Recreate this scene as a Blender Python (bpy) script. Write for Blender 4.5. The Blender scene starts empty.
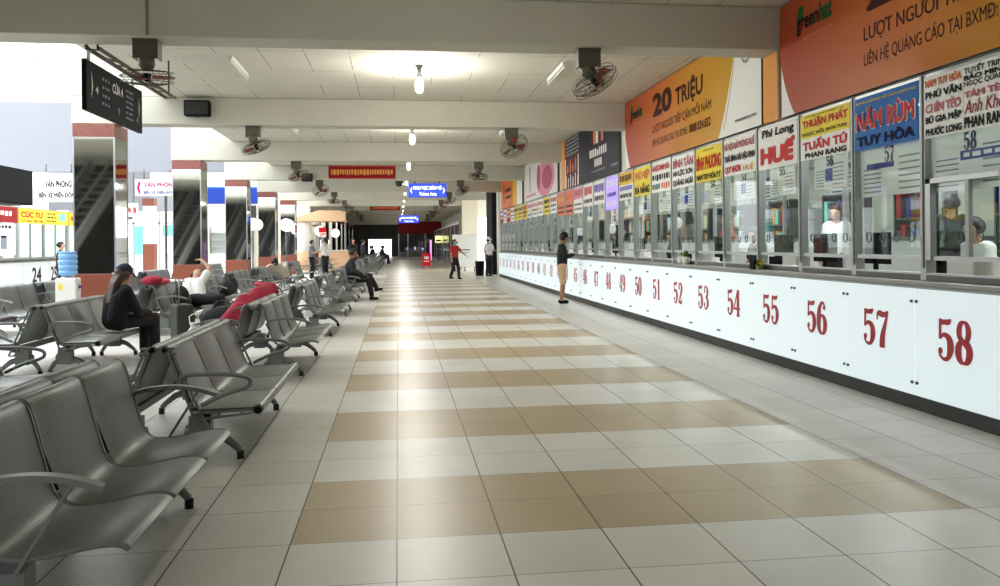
import bpy, math, random, unicodedata
from mathutils import Vector, Matrix, Quaternion
random.seed(7)
SC = bpy.context.scene
COL = SC.collection
PI = math.pi

# ------------------------------------------------------------------ materials
M = {}
def mat(name, col, rough=0.5, metal=0.0, emit=None, estr=1.0, noise=None, spec=0.5, bump=None, coat=0.0):
    m = bpy.data.materials.new(name); m.use_nodes = True
    nt = m.node_tree; b = nt.nodes['Principled BSDF']
    b.inputs['Base Color'].default_value = (*col, 1)
    b.inputs['Roughness'].default_value = rough
    b.inputs['Metallic'].default_value = metal
    b.inputs['Specular IOR Level'].default_value = spec
    if coat: b.inputs['Coat Weight'].default_value = coat
    if emit:
        b.inputs['Emission Color'].default_value = (*emit, 1)
        b.inputs['Emission Strength'].default_value = estr
    if noise:                                   # (scale, amount): mottling of the paint / cloth itself
        tc = nt.nodes.new('ShaderNodeTexCoord'); n = nt.nodes.new('ShaderNodeTexNoise')
        n.inputs['Scale'].default_value = noise[0]; n.inputs['Detail'].default_value = 6
        r = nt.nodes.new('ShaderNodeMapRange')
        r.inputs['From Min'].default_value = .3; r.inputs['From Max'].default_value = .7
        r.inputs['To Min'].default_value = 1 - noise[1]; r.inputs['To Max'].default_value = 1 + noise[1] * .5
        mx = nt.nodes.new('ShaderNodeVectorMath'); mx.operation = 'SCALE'
        mx.inputs[0].default_value = col
        nt.links.new(tc.outputs['Object'], n.inputs['Vector'])
        nt.links.new(n.outputs['Fac'], r.inputs['Value'])
        nt.links.new(r.outputs['Result'], mx.inputs['Scale'])
        nt.links.new(mx.outputs['Vector'], b.inputs['Base Color'])
    M[name] = m
    return m

def srgb(r, g, b):
    f = lambda c: ((c / 255 + .055) / 1.055) ** 2.4 if c > 10 else c / 255 / 12.92
    return (f(r), f(g), f(b))

mat('paint_beam', srgb(194, 191, 177), .7, noise=(1.3, .05))
mat('paint_ceiling_dark', srgb(120, 112, 98), .7)
mat('paint_wall', srgb(226, 224, 214), .7, noise=(.8, .04))
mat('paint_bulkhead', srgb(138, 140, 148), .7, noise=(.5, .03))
mat('cream', srgb(236, 226, 205), .7, noise=(1, .04))
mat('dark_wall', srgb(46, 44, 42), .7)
mat('granite_red', srgb(128, 72, 62), .35, noise=(22, .25))
mat('tile_red', srgb(138, 76, 58), .35, noise=(9, .08))
mat('mirror', (.62, .63, .62), .04, 1.0)
mat('alu', srgb(176, 178, 178), .38, .85)
mat('alu_paint', srgb(168, 170, 168), .45, .3)
mat('steel', srgb(132, 136, 134), .42, .45)
mat('steel_dark', srgb(96, 97, 96), .4, .85)
mat('seat_edge', srgb(134, 136, 135), .35, .8)
mat('black', (.009, .009, .010), .6, spec=.08)
mat('black_gloss', (.010, .010, .012), .12)
mat('rubber', (.02, .02, .02), .7)
mat('panel_white', srgb(226, 236, 238), .25, emit=(.80, .95, 1.02), estr=.33)   # white acrylic, pale-blue emission added to lift its brightness
mat('red_print', srgb(178, 30, 44), .4)
mat('kick', srgb(34, 33, 32), .5)
mat('worktop', srgb(150, 150, 146), .35, .4)
mat('white', srgb(246, 246, 243), .5, spec=.25)
mat('white_plastic', srgb(236, 236, 232), .35)
mat('paper', srgb(244, 244, 240), .7, spec=.18)
mat('paper_line', srgb(130, 136, 150), .7, spec=.18)
mat('yellow', srgb(246, 222, 66), .5, spec=.18)
mat('yellow_deep', srgb(240, 190, 40), .5, spec=.18)
mat('sign_blue', srgb(18, 104, 184), .5, spec=.18)
mat('navy_dark', srgb(14, 16, 58), .6, spec=.1)
mat('navy', srgb(32, 38, 108), .5, spec=.18)
mat('navy_board', srgb(38, 38, 52), .5, spec=.18)
mat('red', srgb(206, 26, 30), .5, spec=.18)
mat('red_dark', srgb(150, 26, 30), .5, spec=.18)
mat('ink', srgb(24, 22, 24), .6, spec=.18)
mat('ink_brown', srgb(62, 28, 22), .6, spec=.18)
mat('green_print', srgb(34, 96, 52), .6, spec=.18)
mat('coral', srgb(226, 140, 110), .6, spec=.18)
mat('pink', srgb(224, 150, 170), .6, spec=.18)
mat('pink_deep', srgb(184, 96, 124), .6, spec=.18)
mat('pale_print', srgb(232, 226, 226), .5, spec=.18)
mat('orange_print', srgb(226, 116, 54), .5, spec=.18)
mat('orange_pale', srgb(238, 164, 84), .5, spec=.18)
mat('gold', srgb(200, 160, 60), .5, spec=.18)
mat('purple', srgb(104, 80, 200), .5, spec=.18)
mat('magenta', srgb(150, 24, 90), .5, spec=.18)
mat('brown_art', srgb(96, 44, 44), .6, spec=.18)
mat('teal', srgb(120, 214, 204), .3)
mat('brand_blue', srgb(34, 62, 150), .5, spec=.18)
mat('peach', srgb(236, 196, 158), .6)
mat('fan_metal', srgb(96, 94, 82), .5, .5)
mat('fan_blade', srgb(140, 56, 44), .45)
mat('conduit', srgb(70, 58, 44), .6)
mat('grout_line', srgb(120, 114, 102), .8)
mat('tube_off', srgb(226, 226, 218), .4)
mat('desk', srgb(196, 190, 178), .5)
mat('cabinet', srgb(206, 210, 208), .45)
mat('screen', srgb(24, 30, 40), .15)
mat('screen_lit', (.05, .1, .3), .3, emit=(.25, .5, 1.0), estr=1.1)
mat('lamp', (1, 1, 1), .5, emit=(1, .97, .9), estr=16)
mat('lamp_soft', (1, 1, 1), .5, emit=(1, .96, .88), estr=1.0)
mat('tube_lit', (1, 1, 1), .5, emit=(.92, 1, .98), estr=9)
mat('globe_lit', (1, 1, 1), .5, emit=(1, .98, .94), estr=1.3)
mat('sign_lit_blue', (.02, .05, .6), .4, emit=(.03, .06, .9), estr=1.3)
mat('sign_lit_white', (1, 1, 1), .4, emit=(.9, .95, 1), estr=1.6)
mat('sign_lit_yellow', (1, .9, .3), .4, emit=(.9, .85, .3), estr=1.2)
mat('purple_lit', (.4, .3, .9), .4, emit=(.35, .22, .95), estr=.45)
mat('magenta_lit', (.8, .2, .8), .4, emit=(.8, .25, .9), estr=1.5)
mat('skin', srgb(196, 150, 122), .55)
mat('skin_tan', srgb(160, 112, 84), .55)
mat('hair', srgb(26, 22, 20), .55)
mat('hair_brown', srgb(70, 46, 34), .5)
mat('cloth_black', srgb(24, 24, 27), .85)
mat('cloth_dark', srgb(44, 44, 50), .85)
mat('cloth_navy', srgb(30, 36, 58), .85)
mat('cloth_white', srgb(226, 226, 222), .85)
mat('cloth_grey', srgb(110, 118, 124), .85)
mat('cloth_red', srgb(186, 48, 40), .85)
mat('cloth_crimson', srgb(150, 20, 48), .8, noise=(14, .15))
mat('cloth_pink', srgb(204, 74, 92), .8)
mat('cloth_khaki', srgb(202, 172, 134), .85)
mat('cloth_pale', srgb(196, 188, 172), .85)
mat('cloth_yellow', srgb(232, 224, 150), .85)
mat('mask_blue', srgb(96, 170, 190), .7)
mat('luggage', srgb(40, 42, 40), .6)
mat('leaf', srgb(90, 120, 50), .6)
mat('water_blue', srgb(128, 182, 238), .15)
mat('exterior', srgb(224, 226, 226), .8)
mat('asphalt', srgb(196, 194, 190), .9)

def nodes(name):
    m = bpy.data.materials.new(name); m.use_nodes = True
    nt = m.node_tree; M[name] = m
    return nt, nt.nodes, nt.links, nt.nodes['Principled BSDF']

# math helpers for procedural patterns
def mth(nt, op, a, bb=None, c=None):
    n = nt.nodes.new('ShaderNodeMath'); n.operation = op
    for i, v in enumerate((a, bb, c)):
        if v is None: continue
        if isinstance(v, (int, float)): n.inputs[i].default_value = v
        else: nt.links.new(v, n.inputs[i])
    return n.outputs[0]

# thin window glass: mostly clear, with mirror-like reflections growing at grazing angles
def glass(name, tint, base):
    nt, N, L, b = nodes(name)
    N.remove(b)
    t = N.new('ShaderNodeBsdfTransparent'); t.inputs[0].default_value = (*tint, 1)
    g = N.new('ShaderNodeBsdfGlossy'); g.inputs['Roughness'].default_value = .02
    g.inputs[0].default_value = (.9, .93, .93, 1)
    f = N.new('ShaderNodeFresnel'); f.inputs['IOR'].default_value = base
    ge = N.new('ShaderNodeNewGeometry'); fr = mth(nt, 'MULTIPLY', f.outputs[0], mth(nt, 'SUBTRACT', 1.0, ge.outputs['Backfacing']))
    mx = N.new('ShaderNodeMixShader')
    L.new(fr, mx.inputs[0]); L.new(t.outputs[0], mx.inputs[1]); L.new(g.outputs[0], mx.inputs[2])
    L.new(mx.outputs[0], N['Material Output'].inputs[0])
glass('glass', (.93, .96, .95), 1.45)
glass('glass_green', (.72, .84, .78), 1.5)
# frosted daylight panels
nt, N, L, b = nodes('frosted'); N.remove(b)
d = N.new('ShaderNodeBsdfDiffuse'); d.inputs[0].default_value = (.85, .84, .8, 1)
t = N.new('ShaderNodeBsdfTranslucent'); t.inputs[0].default_value = (.95, .93, .88, 1)
mx = N.new('ShaderNodeMixShader'); mx.inputs[0].default_value = .6
L.new(d.outputs[0], mx.inputs[1]); L.new(t.outputs[0], mx.inputs[2]); L.new(mx.outputs[0], N['Material Output'].inputs[0])

def floor_material():
    nt, N, L, b = nodes('floor_tiles')
    tc = N.new('ShaderNodeTexCoord'); sp = N.new('ShaderNodeSeparateXYZ')
    L.new(tc.outputs['Object'], sp.inputs[0])
    x = mth(nt, 'DIVIDE', mth(nt, 'ADD', sp.outputs[0], .018), .5)
    y = mth(nt, 'DIVIDE', mth(nt, 'SUBTRACT', sp.outputs[1], 3.92), .5)
    def line(v, w):
        fr = mth(nt, 'FRACT', v)
        d = mth(nt, 'ABSOLUTE', mth(nt, 'SUBTRACT', fr, .5))
        return mth(nt, 'GREATER_THAN', d, .5 - w)
    gx, gy = line(x, .008), line(y, .006)
    # beige double bands every second metre, between the aisle joints
    fy = mth(nt, 'FRACT', mth(nt, 'DIVIDE', y, 4.0))
    band = mth(nt, 'LESS_THAN', fy, .5)
    inx = mth(nt, 'MULTIPLY', mth(nt, 'GREATER_THAN', x, -1.0), mth(nt, 'LESS_THAN', x, 6.0))
    beige = mth(nt, 'MULTIPLY', band, inx)
    cmb = N.new('ShaderNodeCombineXYZ')
    L.new(mth(nt, 'FLOOR', x), cmb.inputs[0]); L.new(mth(nt, 'FLOOR', y), cmb.inputs[1])
    wn = N.new('ShaderNodeTexWhiteNoise'); L.new(cmb.outputs[0], wn.inputs['Vector'])
    ns = N.new('ShaderNodeTexNoise'); ns.inputs['Scale'].default_value = 2.2; ns.inputs['Detail'].default_value = 4
    L.new(tc.outputs['Object'], ns.inputs['Vector'])
    var = mth(nt, 'ADD', mth(nt, 'MULTIPLY', wn.outputs['Value'], .10), mth(nt, 'MULTIPLY', ns.outputs['Fac'], .22))
    var = mth(nt, 'ADD', var, .84)
    c1 = N.new('ShaderNodeMix'); c1.data_type = 'RGBA'
    c1.inputs['A'].default_value = (*srgb(222, 221, 213), 1); c1.inputs['B'].default_value = (*srgb(186, 168, 134), 1)
    L.new(beige, c1.inputs['Factor'])
    sc = N.new('ShaderNodeVectorMath'); sc.operation = 'SCALE'
    L.new(c1.outputs['Result'], sc.inputs[0]); L.new(var, sc.inputs['Scale'])
    g = mth(nt, 'MAXIMUM', gx, mth(nt, 'MULTIPLY', gy, .75))
    c2 = N.new('ShaderNodeMix'); c2.data_type = 'RGBA'
    c2.inputs['B'].default_value = (*srgb(88, 78, 66), 1)
    L.new(g, c2.inputs['Factor']); L.new(sc.outputs[0], c2.inputs['A'])
    L.new(c2.outputs['Result'], b.inputs['Base Color'])
    n2 = N.new('ShaderNodeTexNoise'); n2.inputs['Scale'].default_value = .7; n2.inputs['Detail'].default_value = 1
    L.new(tc.outputs['Object'], n2.inputs['Vector'])
    L.new(mth(nt, 'ADD', mth(nt, 'MULTIPLY', n2.outputs['Fac'], .08), .31), b.inputs['Roughness'])
    b.inputs['Specular IOR Level'].default_value = .5
    return M['floor_tiles']
floor_material()

def ceiling_material():
    nt, N, L, b = nodes('ceiling_panels')
    tc = N.new('ShaderNodeTexCoord'); sp = N.new('ShaderNodeSeparateXYZ')
    L.new(tc.outputs['Object'], sp.inputs[0])
    def line(v, w):
        d = mth(nt, 'ABSOLUTE', mth(nt, 'SUBTRACT', mth(nt, 'FRACT', v), .5))
        return mth(nt, 'GREATER_THAN', d, .5 - w)
    g = mth(nt, 'MAXIMUM', line(mth(nt, 'DIVIDE', mth(nt, 'ADD', sp.outputs[0], .05), .6), .009),
            line(mth(nt, 'DIVIDE', sp.outputs[1], 1.25), .005))
    ns = N.new('ShaderNodeTexNoise'); ns.inputs['Scale'].default_value = .9; ns.inputs['Detail'].default_value = 6
    L.new(tc.outputs['Object'], ns.inputs['Vector'])
    g = mth(nt, 'MULTIPLY', g, mth(nt, 'GREATER_THAN', ns.outputs['Fac'], .47))
    v = mth(nt, 'ADD', mth(nt, 'MULTIPLY', ns.outputs['Fac'], .16), .9)
    sc = N.new('ShaderNodeVectorMath'); sc.operation = 'SCALE'; sc.inputs[0].default_value = srgb(204, 200, 186)
    L.new(v, sc.inputs['Scale'])
    c2 = N.new('ShaderNodeMix'); c2.data_type = 'RGBA'; c2.inputs['B'].default_value = (*srgb(120, 110, 92), 1)
    L.new(g, c2.inputs['Factor']); L.new(sc.outputs[0], c2.inputs['A'])
    L.new(c2.outputs['Result'], b.inputs['Base Color']); b.inputs['Roughness'].default_value = .75
ceiling_material()

def perforated_material(name, col):
    nt, N, L, b = nodes(name)
    tc = N.new('ShaderNodeTexCoord'); sp = N.new('ShaderNodeSeparateXYZ')
    L.new(tc.outputs['UV'], sp.inputs[0])
    u = mth(nt, 'FRACT', mth(nt, 'DIVIDE', sp.outputs[0], .014)); v = mth(nt, 'FRACT', mth(nt, 'DIVIDE', sp.outputs[1], .014))
    du = mth(nt, 'SUBTRACT', u, .5); dv = mth(nt, 'SUBTRACT', v, .5)
    r2 = mth(nt, 'ADD', mth(nt, 'MULTIPLY', du, du), mth(nt, 'MULTIPLY', dv, dv))
    hole = mth(nt, 'LESS_THAN', r2, .07)
    # holes only inside the plain border of the sheet
    inu = mth(nt, 'MULTIPLY', mth(nt, 'GREATER_THAN', sp.outputs[0], .07), mth(nt, 'LESS_THAN', sp.outputs[0], .54))
    inv = mth(nt, 'MULTIPLY', mth(nt, 'GREATER_THAN', sp.outputs[1], .12), mth(nt, 'LESS_THAN', sp.outputs[1], .86))
    hole = mth(nt, 'MULTIPLY', hole, mth(nt, 'MULTIPLY', inu, inv))
    c = N.new('ShaderNodeMix'); c.data_type = 'RGBA'
    c.inputs['A'].default_value = (*col, 1); c.inputs['B'].default_value = (*[q * .6 for q in col], 1)
    L.new(hole, c.inputs['Factor']); L.new(c.outputs['Result'], b.inputs['Base Color'])
    b.inputs['Metallic'].default_value = .55; b.inputs['Roughness'].default_value = .45
perforated_material('seat_perforated', srgb(122, 126, 124))

# the printed advertising gradient, orange at its left end to yellow at its right end
nt, N, L, b = nodes('ad_gradient')
tc = N.new('ShaderNodeTexCoord'); sp = N.new('ShaderNodeSeparateXYZ'); L.new(tc.outputs['Object'], sp.inputs[0])
rp = N.new('ShaderNodeValToRGB'); e = rp.color_ramp.elements
e[0].position = 0.05; e[0].color = (*srgb(176, 76, 46), 1)
e[1].position = 1.0; e[1].color = (*srgb(212, 170, 52), 1)
q = rp.color_ramp.elements.new(.38); q.color = (*srgb(200, 112, 50), 1)
q = rp.color_ramp.elements.new(.62); q.color = (*srgb(206, 146, 50), 1)
L.new(mth(nt, 'DIVIDE', sp.outputs[0], 5.75), rp.inputs[0]); L.new(rp.outputs[0], b.inputs['Base Color'])
b.inputs['Roughness'].default_value = .4; b.inputs['Specular IOR Level'].default_value = .2

# ------------------------------------------------------------------ mesh builder
_txt = {}
def text_geo(s, bold):
    k = (s, bold)
    if k not in _txt:
        c = bpy.data.curves.new('tmp_text', 'FONT'); c.body = s; c.resolution_u = 3; c.offset = bold
        o = bpy.data.objects.new('tmp_text', c); COL.objects.link(o)
        dg = bpy.context.evaluated_depsgraph_get()
        me = bpy.data.meshes.new_from_object(o.evaluated_get(dg))
        vs = [(v.co.x, v.co.y) for v in me.vertices]; fs = [tuple(p.vertices) for p in me.polygons]
        bpy.data.objects.remove(o); bpy.data.curves.remove(c); bpy.data.meshes.remove(me)
        _txt[k] = (vs, fs)
    return _txt[k]

def lettered(t):
    '''plain letters from the built-in font; the Vietnamese marks are drawn as strokes'''
    if ('L', t) in _txt: return _txt[('L', t)]
    base = ''; marks = []
    for ch in t:
        if ch in 'Đđ': base += 'D' if ch == 'Đ' else 'd'; marks.append('bar'); continue
        dec = unicodedata.normalize('NFD', ch); base += dec[0]; marks.append(dec[1:])
    v2, fs = text_geo(base, 0); vs = [(x, y, 0) for x, y in v2]; fs = list(fs)
    def stroke(pts, w):
        for (xa, ya), (xb, yb) in zip(pts[:-1], pts[1:]):
            l = math.hypot(xb - xa, yb - ya) or 1; nx, ny = -(yb - ya) / l * w / 2, (xb - xa) / l * w / 2; ex, ey = (xb - xa) / l * w * .3, (yb - ya) / l * w * .3
            b = len(vs); vs.extend([(xa - nx - ex, ya - ny - ey, 1 + b % 3), (xb - nx + ex, yb - ny + ey, 1 + b % 3), (xb + nx + ex, yb + ny + ey, 1 + b % 3), (xa + nx - ex, ya + ny - ey, 1 + b % 3)]); fs.append((b, b + 1, b + 2, b + 3))
    for i, (ch, mk) in enumerate(zip(base, marks)):
        if not mk: continue
        g = text_geo(ch, 0)[0]; wd = max(p[0] for p in g) - min(p[0] for p in g)
        xe = max(p[0] for p in text_geo(base[:i + 1], 0)[0]); xs = xe - wd; cx = (xe + xs) / 2
        top = max(p[1] for p in g); low = min(p[1] for p in g)
        if mk == 'bar': stroke([(xs - .07, top * .5), (xs + .27, top * .5)], .075); continue
        y = top + .05; cx2 = cx; W = .06
        if '\u0302' in mk: stroke([(cx - .13, y), (cx, y + .11), (cx + .13, y)], W); cx2 = cx + .17; y2 = y + .06
        elif '\u0306' in mk: stroke([(cx - .12, y + .11), (cx - .07, y + .03), (cx + .07, y + .03), (cx + .12, y + .11)], W); cx2 = cx; y2 = y + .14
        else: y2 = y
        if '\u031b' in mk: stroke([(xe - .06, top * .86), (xe + .05, top * .92), (xe + .06, top * 1.08)], W)
        if '\u0300' in mk: stroke([(cx2 - .09, y2 + .13), (cx2 + .05, y2)], W)
        if '\u0301' in mk: stroke([(cx2 - .05, y2), (cx2 + .09, y2 + .13)], W)
        if '\u0309' in mk: stroke([(cx2 - .06, y2 + .12), (cx2 + .04, y2 + .13), (cx2 + .05, y2 + .07), (cx2 - .01, y2)], W * .8)
        if '\u0303' in mk: stroke([(cx2 - .14, y2 + .02), (cx2 - .05, y2 + .09), (cx2 + .05, y2 + .03), (cx2 + .14, y2 + .1)], W * .8)
        if '\u0323' in mk: stroke([(cx - .035, low - .12), (cx + .035, low - .12)], .08)
    _txt[('L', t)] = (vs, fs)
    return vs, fs

class MB:
    def __init__(s): s.v = []; s.f = []; s.m = []; s.mats = []; s.sm = []; s.uv = {}
    def mi(s, m):
        if m not in s.mats: s.mats.append(m)
        return s.mats.index(m)
    def add(s, vs, fs, m, smooth=False):
        b = len(s.v); k = s.mi(m); s.v.extend([tuple(p) for p in vs])
        for f in fs: s.f.append(tuple(b + i for i in f)); s.m.append(k); s.sm.append(smooth)
    def box(s, lo, hi, m):
        x0, y0, z0 = lo; x1, y1, z1 = hi
        if x0 > x1: x0, x1 = x1, x0
        if y0 > y1: y0, y1 = y1, y0
        if z0 > z1: z0, z1 = z1, z0
        s.add([(x0,y0,z0),(x1,y0,z0),(x1,y1,z0),(x0,y1,z0),(x0,y0,z1),(x1,y0,z1),(x1,y1,z1),(x0,y1,z1)],
              [(0,3,2,1),(4,5,6,7),(0,1,5,4),(1,2,6,5),(2,3,7,6),(3,0,4,7)], m)
        return s
    def bar(s, a, b, w, h, m, up=(0, 0, 1)):           # rectangular bar between two points
        a = Vector(a); b = Vector(b); d = (b - a).normalized(); u = Vector(up)
        if abs(d.dot(u)) > .98: u = Vector((1, 0, 0))
        r = d.cross(u).normalized() * (w / 2); t = r.cross(d).normalized() * (h / 2)
        vs = [a - r - t, a + r - t, a + r + t, a - r + t, b - r - t, b + r - t, b + r + t, b - r + t]
        s.add(vs, [(0,1,2,3),(7,6,5,4),(0,4,5,1),(1,5,6,2),(2,6,7,3),(3,7,4,0)], m); return s
    def tube(s, pts, r, m, n=8, closed=False, cap=True, flat=None):
        pts = [Vector(p) for p in pts]; k = len(pts); rs = r if isinstance(r, (list, tuple)) else [r] * k
        vs = []; prev = None
        for i, p in enumerate(pts):
            a = pts[i - 1] if (i or closed) else p; b = pts[(i + 1) % k] if (i < k - 1 or closed) else p
            d = (b - a).normalized()
            if prev is None:
                u = Vector((0, 0, 1)) if abs(d.z) < .9 else Vector((0, 1, 0))
                x = d.cross(u).normalized()
            else:
                x = (prev - d * prev.dot(d)).normalized()
            prev = x; y = d.cross(x)
            for j in range(n):
                q = 2 * PI * j / n
                vs.append(p + x * math.cos(q) * rs[i] + y * math.sin(q) * rs[i] * (flat or 1))
        fs = []
        for i in range(k if closed else k - 1):
            for j in range(n):
                a, b = i * n + j, i * n + (j + 1) % n; c, d2 = ((i + 1) % k) * n + (j + 1) % n, ((i + 1) % k) * n + j
                fs.append((a, b, c, d2))
        if cap and not closed:
            fs.append(tuple(range(n - 1, -1, -1))); fs.append(tuple((k - 1) * n + j for j in range(n)))
        s.add(vs, fs, m, True); return s
    def cyl(s, c, r, z0, z1, m, n=20, r2=None):
        return s.tube([(c[0], c[1], z0), (c[0], c[1], z1)], [r, r if r2 is None else r2], m, n)
    def ball(s, c, r, m, n=14, k=9):
        r = r if isinstance(r, (list, tuple)) else (r, r, r); vs = []; fs = []
        for i in range(k + 1):
            t = PI * i / k
            for j in range(n):
                q = 2 * PI * j / n
                vs.append((c[0] + r[0] * math.sin(t) * math.cos(q), c[1] + r[1] * math.sin(t) * math.sin(q), c[2] + r[2] * math.cos(t)))
        for i in range(k):
            for j in range(n):
                fs.append((i * n + j, (i + 1) * n + j, (i + 1) * n + (j + 1) % n, i * n + (j + 1) % n))
        s.add(vs, fs, m, True); return s
    def lathe(s, prof, c, m, n=24):                    # prof: (r, z)
        vs = []; fs = []
        for r, z in prof:
            for j in range(n):
                q = 2 * PI * j / n; vs.append((c[0] + r * math.cos(q), c[1] + r * math.sin(q), c[2] + z))
        for i in range(len(prof) - 1):
            for j in range(n):
                fs.append((i * n + j, i * n + (j + 1) % n, (i + 1) * n + (j + 1) % n, (i + 1) * n + j))
        s.add(vs, fs, m, True); return s
    def poly(s, pts, m, z=0.0):                        # flat polygon in the local XY plane (signs)
        s.add([(p[0], p[1], z) for p in pts], [tuple(range(len(pts)))], m); return s
    def rect(s, u0, v0, u1, v1, m, z=.003): return s.poly([(u0, v0), (u1, v0), (u1, v1), (u0, v1)], m, z)
    def text(s, t, u0, v0, u1, v1, m, z=.006, bold=.02, slant=0, rise=0):
        vs, fs = lettered(t)
        if not vs: return s
        x0 = min(v[0] for v in vs); x1 = max(v[0] for v in vs); y0 = min(v[1] for v in vs); y1 = max(v[1] for v in vs)
        d = max(bold, 0)
        sx = (u1 - u0) / max(x1 - x0 + 2 * d, 1e-6); sy = (v1 - v0) / max(y1 - y0 + 2 * d, 1e-6)
        cps = [(0, 0)] if d < .008 else ([(-d, 0), (d, 0), (0, d), (0, -d)] if d > .012 else [(-d, 0), (d, 0)])
        if d > .03: cps += [(-d * .7, d * .7), (d * .7, d * .7), (-d * .7, -d * .7), (d * .7, -d * .7)]
        for q, (ox, oy) in enumerate(cps):
            s.add([(u0 + (v[0] - x0 + d + ox) * sx + slant * (v[1] - y0) * sy, v0 + (v[1] - y0 + d + oy) * sy + rise * (v[0] - x0) * sx, z + .0003 * q + .00012 * v[2]) for v in vs], fs, m)
        return s
    def build(s, name, parent=None, matrix=None, loc=None, bevel=0, shade=False):
        me = bpy.data.meshes.new(name); me.from_pydata(s.v, [], s.f)
        for m in s.mats: me.materials.append(M[m])
        me.polygons.foreach_set('material_index', s.m)
        me.polygons.foreach_set('use_smooth', [True if shade else q for q in s.sm])
        me.update()
        o = bpy.data.objects.new(name, me); COL.objects.link(o)
        if parent is not None: o.parent = parent
        if matrix is not None: o.matrix_local = matrix
        if loc is not None: o.location = loc
        if bevel:
            b = o.modifiers.new('bevel', 'BEVEL'); b.width = bevel; b.segments = 2; b.limit_method = 'ANGLE'
        return o

def tag(o, label, cat, group=None, kind=None):
    if label: o['label'] = label
    if cat: o['category'] = cat
    if group: o['group'] = group
    if kind: o['kind'] = kind
    return o
def structure(o, label=None):
    o['kind'] = 'structure'
    if label: o['label'] = label; 
    return o
def thing(name, label, cat, loc=(0, 0, 0), rz=0, group=None):
    o = bpy.data.objects.new(name, None); COL.objects.link(o)
    o.empty_display_size = .1
    o.location = loc; o.rotation_euler = (0, 0, rz)
    return tag(o, label, cat, group)
def dup(root, loc=None, rz=None, label=None, group=None):
    r = root.copy(); COL.objects.link(r)
    if loc is not None: r.location = loc
    if rz is not None: r.rotation_euler = (0, 0, rz)
    if label: r['label'] = label
    if group: r['group'] = group
    for ch in list(root.children):
        c = ch.copy(); COL.objects.link(c); c.parent = r
        for g in list(ch.children):
            d = g.copy(); COL.objects.link(d); d.parent = c
    return r
def frame(O, U, V):                                    # local x along U, y along V, z out of the face
    U = Vector(U).normalized(); V = Vector(V).normalized(); Nn = U.cross(V)
    m = Matrix((U, V, Nn)).transposed().to_4x4(); m.translation = Vector(O); return m
ORD = ['nearest', 'second nearest', 'third nearest', 'fourth nearest', 'fifth nearest', 'sixth nearest', 'seventh nearest',
       'eighth nearest', 'ninth nearest', 'tenth nearest', 'eleventh nearest', 'twelfth nearest', 'thirteenth nearest', 'fourteenth nearest', 'fifteenth nearest', 'sixteenth nearest']

# ------------------------------------------------------------------ camera
CAMH = 1.414; YAW = .1249; ROLL = -.0087
fw = Vector((math.sin(YAW), math.cos(YAW), 0)); rt = Vector((math.cos(YAW), -math.sin(YAW), 0)); up = Vector((0, 0, 1))
r2 = rt * math.cos(ROLL) + up * math.sin(ROLL); u2 = up * math.cos(ROLL) - rt * math.sin(ROLL)
cam = bpy.data.cameras.new('camera'); cam.lens = 810.95 / 1000 * 36; cam.sensor_width = 36; cam.sensor_fit = 'HORIZONTAL'
cam.shift_y = -49.9 / 1000; cam.clip_start = .05; cam.clip_end = 500
co = bpy.data.objects.new('camera', cam); COL.objects.link(co)
mw = Matrix((r2, u2, -fw)).transposed().to_4x4(); mw.translation = (0, 0, CAMH); co.matrix_world = mw
SC.camera = co

# ------------------------------------------------------------------ room shell
BEAMS = [-9.9, -3.7, 2.55] + [8.66 + 6.24 * i for i in range(14)]       # front faces of the cross beams
ZB, ZC = 3.56, 4.04
XL, XR = -5.62, 4.27
YEND = 92.0; YBACK = -15.0

f = MB(); f.box((-24, YBACK, -.2), (8.9, YEND + .3, 0), 'floor_tiles'); structure(f.build('floor'))
f = MB(); f.box((-90, YBACK - 40, -.4), (90, YEND + 90, -.21), 'asphalt'); structure(f.build('ground'))
XE = -4.12                                             # left edge of the flat ceiling; beyond it the bay is open to the sky
f = MB(); f.box((XE, YBACK, ZC), (8.9, YEND, ZC + .25), 'ceiling_panels'); structure(f.build('ceiling'))
for i, y in enumerate(BEAMS):
    f = MB(); f.box((XL if y < 46 else XL, y, ZB), (XR + .1, y + .42, ZC - .002), 'paint_beam')
    if 9 < y < 45: f.box((XL, y, ZC - .002), (XE - .002, y + .42, 8.6), 'paint_beam')
    structure(f.build('beam', bevel=.012))
# right wall above the ticket windows, behind the billboards
f = MB(); f.box((4.33, -1, 2.78), (4.47, 34.9, ZC - .002), 'paint_wall'); structure(f.build('wall_right'))
f = MB(); f.box((4.27, YBACK, 0), (4.47, -1.02, ZC), 'dark_wall'); structure(f.build('wall_right'))
f = MB(); f.box((8.7, -1, 0), (8.9, 35, ZC), 'paint_wall'); structure(f.build('wall_booth'))
f = MB(); f.box((4.5, 34.92, 0), (8.7, 35.1, ZC), 'paint_wall'); structure(f.build('wall_booth'))
f = MB(); f.box((4.5, -1.0, 0), (8.7, -.9, ZC), 'paint_wall'); structure(f.build('wall_booth'))
# dim hall behind the camera
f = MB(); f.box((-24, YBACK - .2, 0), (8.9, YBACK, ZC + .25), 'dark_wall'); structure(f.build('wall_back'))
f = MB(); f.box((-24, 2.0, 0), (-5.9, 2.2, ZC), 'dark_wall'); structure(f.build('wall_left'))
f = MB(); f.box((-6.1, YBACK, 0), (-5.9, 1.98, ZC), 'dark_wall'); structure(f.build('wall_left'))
f = MB(); f.box((-24, 2.0, ZC), (XE - .01, 9.0, ZC + .25), 'ceiling_panels'); structure(f.build('ceiling'))
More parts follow.
